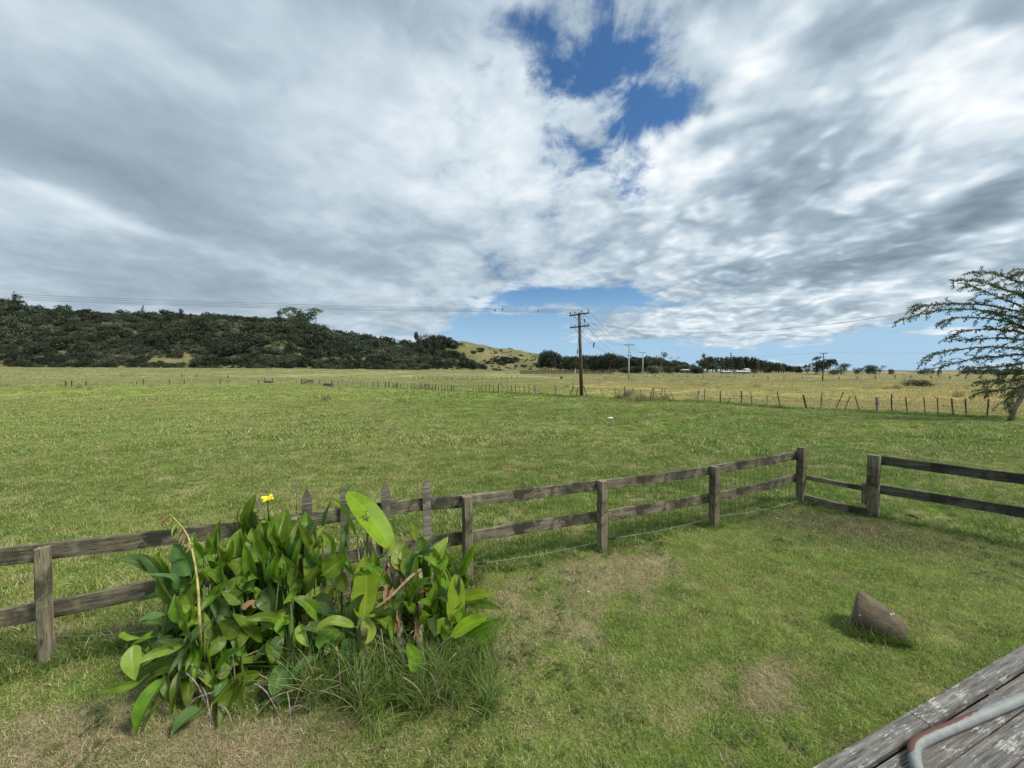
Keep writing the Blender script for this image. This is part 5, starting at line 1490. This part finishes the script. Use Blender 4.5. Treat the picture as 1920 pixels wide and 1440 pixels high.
# yellow flower on the upper canna
ft_ = cannas[12]
fc = at(502, 938, bushY(500, 940) - .30) - ft_.location
for q in range(7):
    a_ = q / 7 * 6.28 + .3
    d = Vector((math.cos(a_), math.sin(a_) * .6 - .2, .35 + .3 * math.sin(q * 2.1))).normalized()
    me_ = leaf_mesh('petal', [fc, fc + d * .03 + Vector((0, 0, .012)), fc + d * .062], Vector((0, -.6, 1)).normalized(), .042, M_yellow, .1, .12, 'banana', q, nl=6, nw=4)
    obj('petal', me_, ft_)
bm = bmesh.new(); tube(bm, [fc, fc + Vector((0, 0, -.08)), fc + Vector((.005, .01, -.2))], [.006, .008, .008], 6); obj('flower_stalk', bm_mesh('flower_stalk', bm, M_stem, True), ft_)
for q in range(4):
    c_ = at(474 + q * 5, 958 + q * 7, bushY(500, 950) - .30) - ft_.location
    me_ = leaf_mesh('petal', [c_, c_ + Vector((.02, -.01, .015)), c_ + Vector((.055, -.02, .0))], Vector((0, -.6, 1)), .03, M_canna_pale, .1, .1, 'banana', q, nl=6, nw=4)
    obj('bud', me_, ft_)

# banana plants
def Bp(x, y): return (540 + x * .3889, 860 + y * .3889)
def banana(px, py, label):
    g_ = gnd(px, py); return thing('banana_plant', label, 'plant', (g_.x, g_.y, -.02), 0, 'young banana plants in the clump')
def bleaf(t, a_, b_, w_, dY=(-.15, -.2), nh=None, droop=.02, fold=.10, mat=M_banana, label=None, zx=1.0, **kw):
    A_, B_ = Bp(*a_), Bp(*b_)
    p0 = at(*A_, bushY(*A_) + dY[0]); p1 = at(*B_, bushY(*B_) + dY[1])
    W_ = w_ * .3889 / F * bushY(*A_)
    return add_leaf(t, p0, p1, W_, mat, nh or Vector((.1, -1, .25)), droop, fold, 'banana', False, 'leaf', label, **kw), p0
def bstem(t, pts_, r0, r1, mat=M_stem, name='stem'):
    bm = bmesh.new()
    tube(bm, smooth_path([Vector(p_) - t.location for p_ in pts_], 12), [r0 + (r1 - r0) * q / 12 for q in range(13)], 9)
    return obj(name, bm_mesh(name, bm, mat, True), t)
def W(x, y, dy=-.1): 
    A_ = Bp(x, y); return at(*A_, bushY(*A_) + dy)
bt1 = banana(700, 1290, 'banana plant with one big pale leaf leaning over the fence and a broken brown trunk')
bleaf(bt1, (500, 430), (285, 160), 118, (0, .12), Vector((.55, -.9, .5)), .05, .10, label='large pale green leaf leaning up to the left')
bstem(bt1, [bt1.location, W(360, 800, .1), W(400, 560, .15), W(395, 400, .2)], .075, .05, M_dry, 'broken_trunk')
bstem(bt1, [W(395, 520, .1), W(450, 470, 0), W(500, 428, 0)], .012, .008)
for q in range(7):
    bstem(bt1, [W(350 + q * 15, 560, .1), W(345 + q * 14 + random.uniform(-12, 12), 470, .05), W(335 + q * 14 + random.uniform(-10, 10), 375 + random.uniform(-10, 30), .08)], .012, .005, M_dry if q % 2 else M_grey_dry, 'husk')
bleaf(bt1, (330, 370), (215, 195), 26, (.1, .1), None, .12, .3, M_canna_pale, 'yellow narrow leaf bent over at its tip', frayed=True)
bt2 = banana(690, 1330, 'banana plant with one upright oval leaf and a curled yellow leaf below it')
bleaf(bt2, (365, 770), (368, 470), 128, (-.15, -.05), Vector((.1, -1, .15)), .0, .08, label='broad upright oval pale green leaf')
bleaf(bt2, (372, 770), (372, 895), 48, (-.17, -.22), Vector((.5, -1, 0)), .0, .4, M_canna_pale, 'short folded yellow leaf hanging below')
bleaf(bt2, (320, 810), (128, 835), 46, (-.15, -.2), Vector((0, -.5, 1)), .22, .3, M_canna_pale, 'curled yellow leaf with a dark tip')
bstem(bt2, [bt2.location, W(350, 900, -.1), W(340, 800, -.15), W(365, 770, -.15)], .022, .010)
bstem(bt2, [W(345, 860, -.12), W(338, 820, -.15), W(320, 810, -.15)], .010, .006)
bt3 = banana(835, 1262, 'banana plant at the right of the clump, bright oval leaf above two pointing right')
bleaf(bt3, (795, 795), (810, 555), 92, (-.1, -.05), Vector((.15, -1, .2)), 0, .10, label='bright oval leaf standing upright')
bleaf(bt3, (838, 675), (980, 652), 48, (-.05, -.1), Vector((0, -.7, 1)), .05, .22, M_banana, 'narrow leaf pointing right with a yellow tip')
bleaf(bt3, (790, 860), (960, 765), 62, (-.1, -.15), Vector((0, -.8, .8)), .05, .2, M_banana)
bleaf(bt3, (785, 800), (700, 850), 60, (-.08, -.1), Vector((0, -.8, .8)), .08, .2, M_banana)
bstem(bt3, [bt3.location, W(740, 930, 0), W(775, 850, -.05), W(790, 790, -.1)], .020, .009)
bstem(bt3, [W(760, 900, 0), W(800, 740, .0), W(838, 675, -.05)], .010, .005)
bt4 = banana(775, 1310, 'small banana shoot of two leaves at the front foot of the clump')
bleaf(bt4, (600, 1030), (575, 892), 62, (-.1, -.08), Vector((0, -1, .3)), 0, .12); bleaf(bt4, (600, 1045), (622, 1122), 56, (-.1, -.15), Vector((0, -.9, .5)), .05, .12)
bstem(bt4, [bt4.location, W(600, 1080, -.1), W(600, 1032, -.1)], .008, .005)
bt5 = banana(752, 1270, 'withered banana plant with a drooping green flap and dried husks in mid clump')
bleaf(bt5, (545, 440), (560, 540), 88, (0, -.08), Vector((.2, -1, .2)), .02, .25, M_canna_pale); bleaf(bt5, (545, 395), (480, 470), 60, (0, -.05), Vector((0, -1, .5)), .05, .2, M_canna_pale)
bstem(bt5, [bt5.location, W(540, 850, .05), W(525, 650, .05), W(500, 480, .05)], .035, .022, M_grey_dry, 'dead_stem')
for q in range(9):
    x_ = 500 + random.uniform(-20, 50); y_ = random.uniform(430, 800)
    bleaf(bt5, (x_, y_), (x_ + random.uniform(-40, 50), y_ + random.uniform(60, 130)), random.uniform(14, 34), (-.02, -.05), None, .05, .5, M_deadleaf, frayed=True)
bt6 = banana(788, 1262, 'grey dead banana stalk broken at the top with its tip folded down to the left')
bstem(bt6, [bt6.location, W(635, 930, -.05), W(640, 740, -.05), W(635, 545, -.05)], .034, .026, M_grey_dry, 'dead_stem')
bstem(bt6, [W(640, 535, -.06), W(590, 570, -.12), W(500, 660, -.16), W(420, 722, -.18)], .016, .010, M_dry, 'folded_tip')
for q in range(6):
    x_ = 625 + random.uniform(-10, 30); y_ = random.uniform(540, 850)
    bleaf(bt6, (x_, y_), (x_ + random.uniform(-25, 30), y_ + random.uniform(60, 130)), random.uniform(12, 26), (-.06, -.08), None, .02, .5, M_deadleaf, frayed=True)
# yellow arching frond at the left
ys = banana(378, 1240, 'arching yellow stalk with frayed leaf rising over the rail left of the clump')
def Wl(x, y, dy=-.32):
    A_ = (180 + x * .3889, 860 + y * .3889); return at(*A_, bushY(*A_) + dy)
bstem(ys, [ys.location, Wl(500, 800), Wl(490, 600), Wl(465, 450), Wl(430, 350), Wl(355, 268)], .011, .005, flat('yellow stalk', (.34, .29, .10), .7, var=.4), 'stalk')
for q in range(13):
    f_ = q / 12; bx_, by_ = np.interp(f_, [0, .5, 1], [355, 415, 450]), np.interp(f_, [0, .5, 1], [272, 330, 410])
    me_ = add_leaf(ys, Wl(bx_, by_), Wl(bx_ - 22 + random.uniform(-8, 8), by_ + random.uniform(45, 75)), .028, M_canna_pale if q % 3 else M_deadleaf, None, .05, .3, 'canna', False, 'strip')
# brown debris stalks on the ground in the clump
for q in range(60):
    A_ = (random.uniform(300, 850), random.uniform(1190, 1370)); g_ = gnd(*A_)
    if q == 0: deb = thing('dry_stalks', 'brown dead stalks tangled low in the clump', 'dead stalks', g_)
    bm = bmesh.new()
    e_ = g_ + Vector((random.uniform(-.25, .25), random.uniform(-.1, .2), random.uniform(.05, .45)))
    tube(bm, smooth_path([g_ - deb.location, g_.lerp(e_, .5) + Vector((0, 0, .06)) - deb.location, e_ - deb.location], 6), .005, 5)
    obj('stalk', bm_mesh('stalk', bm, M_dry if q % 2 else M_grey_dry, True), deb)
# dry twig above the picket
g_ = at(556, 936, 4.05)
tw_ = thing('dry_twig', 'pale forked dry twig sticking up beside the second picket', 'twig', g_)
for (x_, y_, x2, y2, r) in ((556, 940, 556, 895, .005), (556, 918, 567, 902, .003), (556, 932, 535, 932, .003), (556, 925, 548, 905, .003)):
    bm = bmesh.new(); tube(bm, [at(x_, y_, 4.05) - g_, at(x2, y2, 4.03) - g_], [r, r * .6], 5); obj('branch', bm_mesh('branch', bm, M_palepost), tw_)
bm = bmesh.new(); tube(bm, [Vector((0, 0, 0)), Vector((.01, -.05, -.4)), Vector((0, -.05, -1.12 ))], .005, 5); obj('stem', bm_mesh('stem', bm, M_grey_dry), tw_)
# thin brown litter in front of the clump and over the lawn
lt_ = tuft_mesh('litter', 14, .12, .004, .012, .004, M_drygrass, 9.0, 90)
lt2 = source('litter', lt_)
X, Y = [], []
for (cx, cy, sx, sy, nn_) in ((300, 1400, 260, 40, 700), (600, 1400, 160, 25, 200), (1150, 1080, 130, 30, 260), (1450, 1300, 90, 30, 160), (1640, 985, 60, 14, 120), (1100, 1250, 300, 120, 300)):
    for q in range(nn_):
        g_ = gnd(random.gauss(cx, sx), max(760, random.gauss(cy, sy))); X.append(g_.x); Y.append(g_.y)
X, Y = np.array(X), np.array(Y)
put('dry_litter', X, Y, in_lawn(X, Y) & ~over_deck(X, Y), [lt2], .6, 1.2, 'dry straw litter lying over the lawn', 1.0, .05, .012)
# small yellow dandelions on the lawn
fl = []
bm = bmesh.new(); tube(bm, [(0, 0, 0), (.005, 0, .035)], .0015, 4); 
for q in range(10):
    a_ = q * .628; v0 = bm.verts.new((.005, 0, .035)); v1 = bm.verts.new((.005 + .013 * math.cos(a_), .013 * math.sin(a_), .04)); v2 = bm.verts.new((.005 + .013 * math.cos(a_ + .5), .013 * math.sin(a_ + .5), .04)); bm.faces.new((v0, v1, v2))
dm = bm_mesh('dandelion', bm, M_yellow)
for q, (px, py, lab) in enumerate(((1457, 976, 'tiny yellow dandelion on the lawn below the corner post'), (1526, 1000, 'tiny yellow dandelion on the lawn before the low rails'), (1103, 1116, 'tiny yellow dandelion at the edge of the dry patch'))):
    o = obj('dandelion', dm, None, gnd(px, py)); tag(o, lab, 'flower', 'dandelions on the lawn')

# ------------------------------------------------------------------ log on the lawn
lg = gnd(1645, 1195)
m_log, k, p, o = newmat('worn brown log')
tcn = k.new('ShaderNodeTexCoord')
a = k.noise(tcn.outputs['Object'], 7, 6, 0.65, .4); mp = k.new('ShaderNodeMapping'); k.link(tcn.outputs['Object'], mp.inputs[0]); mp.inputs['Scale'].default_value = (4, 30, 30)
gr = k.noise(mp.outputs[0], 1.5, 5, .6)
c = k.ramp(a, [(.3, (.050, .046, .032)), (.5, (.120, .098, .062)), (.72, (.18, .150, .105))])
c = k.mix(k.math('MULTIPLY', k.smooth(gr, .5, .7), .5), c, (.05, .038, .028))
sp_ = k.new('ShaderNodeTexVoronoi'); k.link(tcn.outputs['Object'], sp_.inputs[0]); sp_.inputs['Scale'].default_value = 9
c = k.mix(k.math('SUBTRACT', 1.0, k.smooth(sp_.outputs['Distance'], .07, .10)), c, (.45, .44, .38))
k.link(c, p.inputs['Base Color']); p.inputs['Roughness'].default_value = .9
bump(k, p, k.math('ADD', a, gr), .6, .012)
m_end = flat('sawn log end', (.20, .19, .165), .9, var=.4, scale=14, bmp=.5)
E0 = at(1600, 1150, 3.74); E1 = at(1700, 1215, 3.48)
E0.z = .165; E1.z = .02
bm = bmesh.new()
Ls = (E1 - E0).length
rings = tube(bm, [Vector((Ls * t_, 0, 0)) for t_ in (0, .02, .1, .3, .5, .7, .84, .94, 1.0)], [.165, .175, .180, .182, .178, .160, .128, .085, .03], 26)
bm.faces.ensure_lookup_table()
for v in bm.verts: v.co.x += -.20 * v.co.z * max(0, 1 - v.co.x / .3)
for v in bm.verts: v.co += v.co.normalized() * (.012 * mnoise.noise(v.co * 6) + .006 * mnoise.noise(v.co * 17))
me = bm_mesh('log', bm, m_log, True); me.materials.append(m_end)
for pl in me.polygons:
    if len(pl.vertices) > 6 and pl.center.x < .1: pl.material_index = 1; pl.use_smooth = False
lo = thing('log', 'short thick brown log end half sunk in the lawn near the deck', 'log', (lg.x, lg.y, 0))
o = obj('body', me, lo); place_beam(o, E0 - lo.location, E1 - lo.location)

# ------------------------------------------------------------------ deck
M_deck, k, p, o = newmat('flaking painted deck timber')
tcn = k.new('ShaderNodeTexCoord'); oi = k.new('ShaderNodeObjectInfo')
mp = k.new('ShaderNodeMapping'); k.link(tcn.outputs['Object'], mp.inputs[0]); mp.inputs['Scale'].default_value = (2.5, 38, 38)
k.link(k.comb(k.math('MULTIPLY', oi.outputs['Random'], 40), k.math('MULTIPLY', oi.outputs['Random'], 23), 0.0), mp.inputs['Location'])
g1 = k.noise(mp.outputs[0], 1.4, 7, .72, .25); g2 = k.noise(mp.outputs[0], 4.5, 5, .7)
mp2 = k.new('ShaderNodeMapping'); k.link(tcn.outputs['Object'], mp2.inputs[0]); mp2.inputs['Scale'].default_value = (9, 60, 60)
pt = k.noise(mp2.outputs[0], 1.4, 6, .7, .3)
c = k.ramp(g1, [(.32, (.040, .038, .036)), (.5, (.135, .128, .118)), (.7, (.26, .25, .235))])
area = k.noise(tcn.outputs['Object'], 7, 4, .6)
wear = k.math('ADD', k.math('ADD', k.math('MULTIPLY', pt, .5), k.math('MULTIPLY', g2, .35)), k.math('MULTIPLY', k.math('SUBTRACT', area, .5), .45))
pw = k.smooth(wear, .455, .535)
c = k.mix(k.math('MULTIPLY', pw, .68), c, (.50, .49, .46))
k.link(c, p.inputs['Base Color']); p.inputs['Roughness'].default_value = .8
bump(k, p, k.math('ADD', g1, k.math('MULTIPLY', pw, .5)), .8, .004)
deck = thing('wooden_deck', 'weathered grooved timber deck with flaking white paint in the bottom right corner', 'deck', dk0)
def dp(s_, w_, z_=0.0):     # along the edge, inward, up (relative to the deck Empty)
    return ddir * s_ + dnor * w_ + Vector((0, 0, z_))
def grooved(name, s0, s1, w0, w1, z, th, seed, mat=M_deck, gro=8):
    """board with ridged top"""
    r = random.Random(seed)
    Lb = s1 - s0; wb = w1 - w0
    prof = [(0, -th)]
    ng = gro
    for q in range(ng):
        a_ = wb * q / ng; b_ = wb * (q + 1) / ng
        if q == 0: prof += [(0, -.006), (.003, 0)]
        prof += [(a_ + (b_ - a_) * .28, 0), (a_ + (b_ - a_) * .42, -.0018), (a_ + (b_ - a_) * .58, -.0018), (a_ + (b_ - a_) * .72, 0)] if q % 1 == 0 else []
    prof += [(wb - .003, 0), (wb, -.006), (wb, -th)]
    bm = bmesh.new(); nsg = 10; rings = []
    for i_ in range(nsg + 1):
        x_ = Lb * i_ / nsg; jz = r.uniform(-.0012, .0012)
        rings.append([bm.verts.new((x_, -y_, z_ + (jz if z_ > -.01 else 0))) for (y_, z_) in prof])
    m_ = len(prof)
    for a_, b_ in zip(rings, rings[1:]):
        for q in range(m_): bm.faces.new((a_[q], a_[(q + 1) % m_], b_[(q + 1) % m_], b_[q]))
    bm.faces.new(rings[0]); bm.faces.new(rings[-1][::-1])
    o = obj(name, bm_mesh(name, bm, mat), deck, dp(s0, w0, z), (0, 0, math.atan2(ddir.y, ddir.x)))
    return o
# where the butt joint of the edging falls
jt = gnd(1703, 1334, DECK_Z) - dk0; js = jt.dot(ddir)
EW = .09
grooved('edge_board', -1.6, js - .003, 0, EW, 0, .035, 1)
grooved('edge_board', js + .003, 3.4, 0.0, EW + .001, .001, .035, 2)
w_ = EW + .012
zb = -.022
for q in range(9):
    bw = .118
    cut = random.uniform(-.5, 1.0)
    grooved('deck_board', -1.8, 3.4, w_, w_ + bw, zb - random.uniform(0, .002), .03, 10 + q, gro=9)
    w_ += bw + .008
o = timber('fascia', dp(-1.6, .022, -.105), dp(3.4, .022, -.105), .03, .13, M_rail_dark, deck, seed=70)
for s_ in (-1.2, 0.2, 1.6, 3.0):
    timber('deck_post', dp(s_, .09, -DECK_Z - .02), dp(s_, .09, -.045), .09, .09, M_rail_dark, deck, seed=71)
for s_ in (-1.0, .4, 1.8, 3.0):
    timber('joist', dp(s_, .10, -.12), dp(s_, 1.2, -.12), .05, .12, M_rail_dark, deck, seed=72)
# bent pipe on the deck
m_pipe, k, p, o = newmat('pale painted pipe with red primer')
atr = k.new('ShaderNodeAttribute', attribute_name='primer').outputs['Fac']
tcn = k.new('ShaderNodeTexCoord')
nz = k.noise(tcn.outputs['Object'], 22, 5, .7)
f_ = k.smooth(k.math('ADD', atr, k.math('MULTIPLY', k.math('SUBTRACT', nz, .5), .55)), .48, .52)
c = k.mix(f_, k.mix(k.smooth(nz, .35, .7), (.19, .205, .20), (.25, .265, .26)), (.135, .062, .046))
k.link(c, p.inputs['Base Color']); p.inputs['Roughness'].default_value = .55
PZ = DECK_Z + zb + .034
pth = [gnd(1790, 1560, PZ), gnd(1745, 1490, PZ), gnd(1722, 1445, PZ), gnd(1714, 1415, PZ), gnd(1719, 1396, PZ), gnd(1745, 1381, PZ), gnd(1785, 1364, PZ), gnd(1850, 1337, PZ), gnd(1920, 1308, PZ), gnd(2060, 1245, PZ)]
pp_ = smooth_path(pth, 60)
o0 = pth[3]
bm = bmesh.new()
tube(bm, [p_ - o0 for p_ in pp_], .026, 20)
me = bm_mesh('bent_pipe', bm, m_pipe, True)
prim = np.zeros(len(me.vertices), np.float32)
tot = len(pp_)
for vi, v in enumerate(me.vertices):
    ring = vi // 20
    c_ = pp_[min(ring, tot - 1)] - o0
    rad = (v.co - c_).normalized()
    out_ = Vector((-.50, .80, .28)).normalized()
    along = math.exp(-((ring - 32) / 15.0) ** 4)
    prim[vi] = (rad.dot(out_) * .6 + .42) * min(1, 1.25 * along) + (.0 if ring < 20 else .0)
at_ = me.attributes.new('primer', 'FLOAT', 'POINT'); at_.data.foreach_set('value', prim)
o = obj('bent_pipe', me, None, o0); tag(o, 'bent pale grey metal pipe with rust red primer lying on the deck', 'pipe')
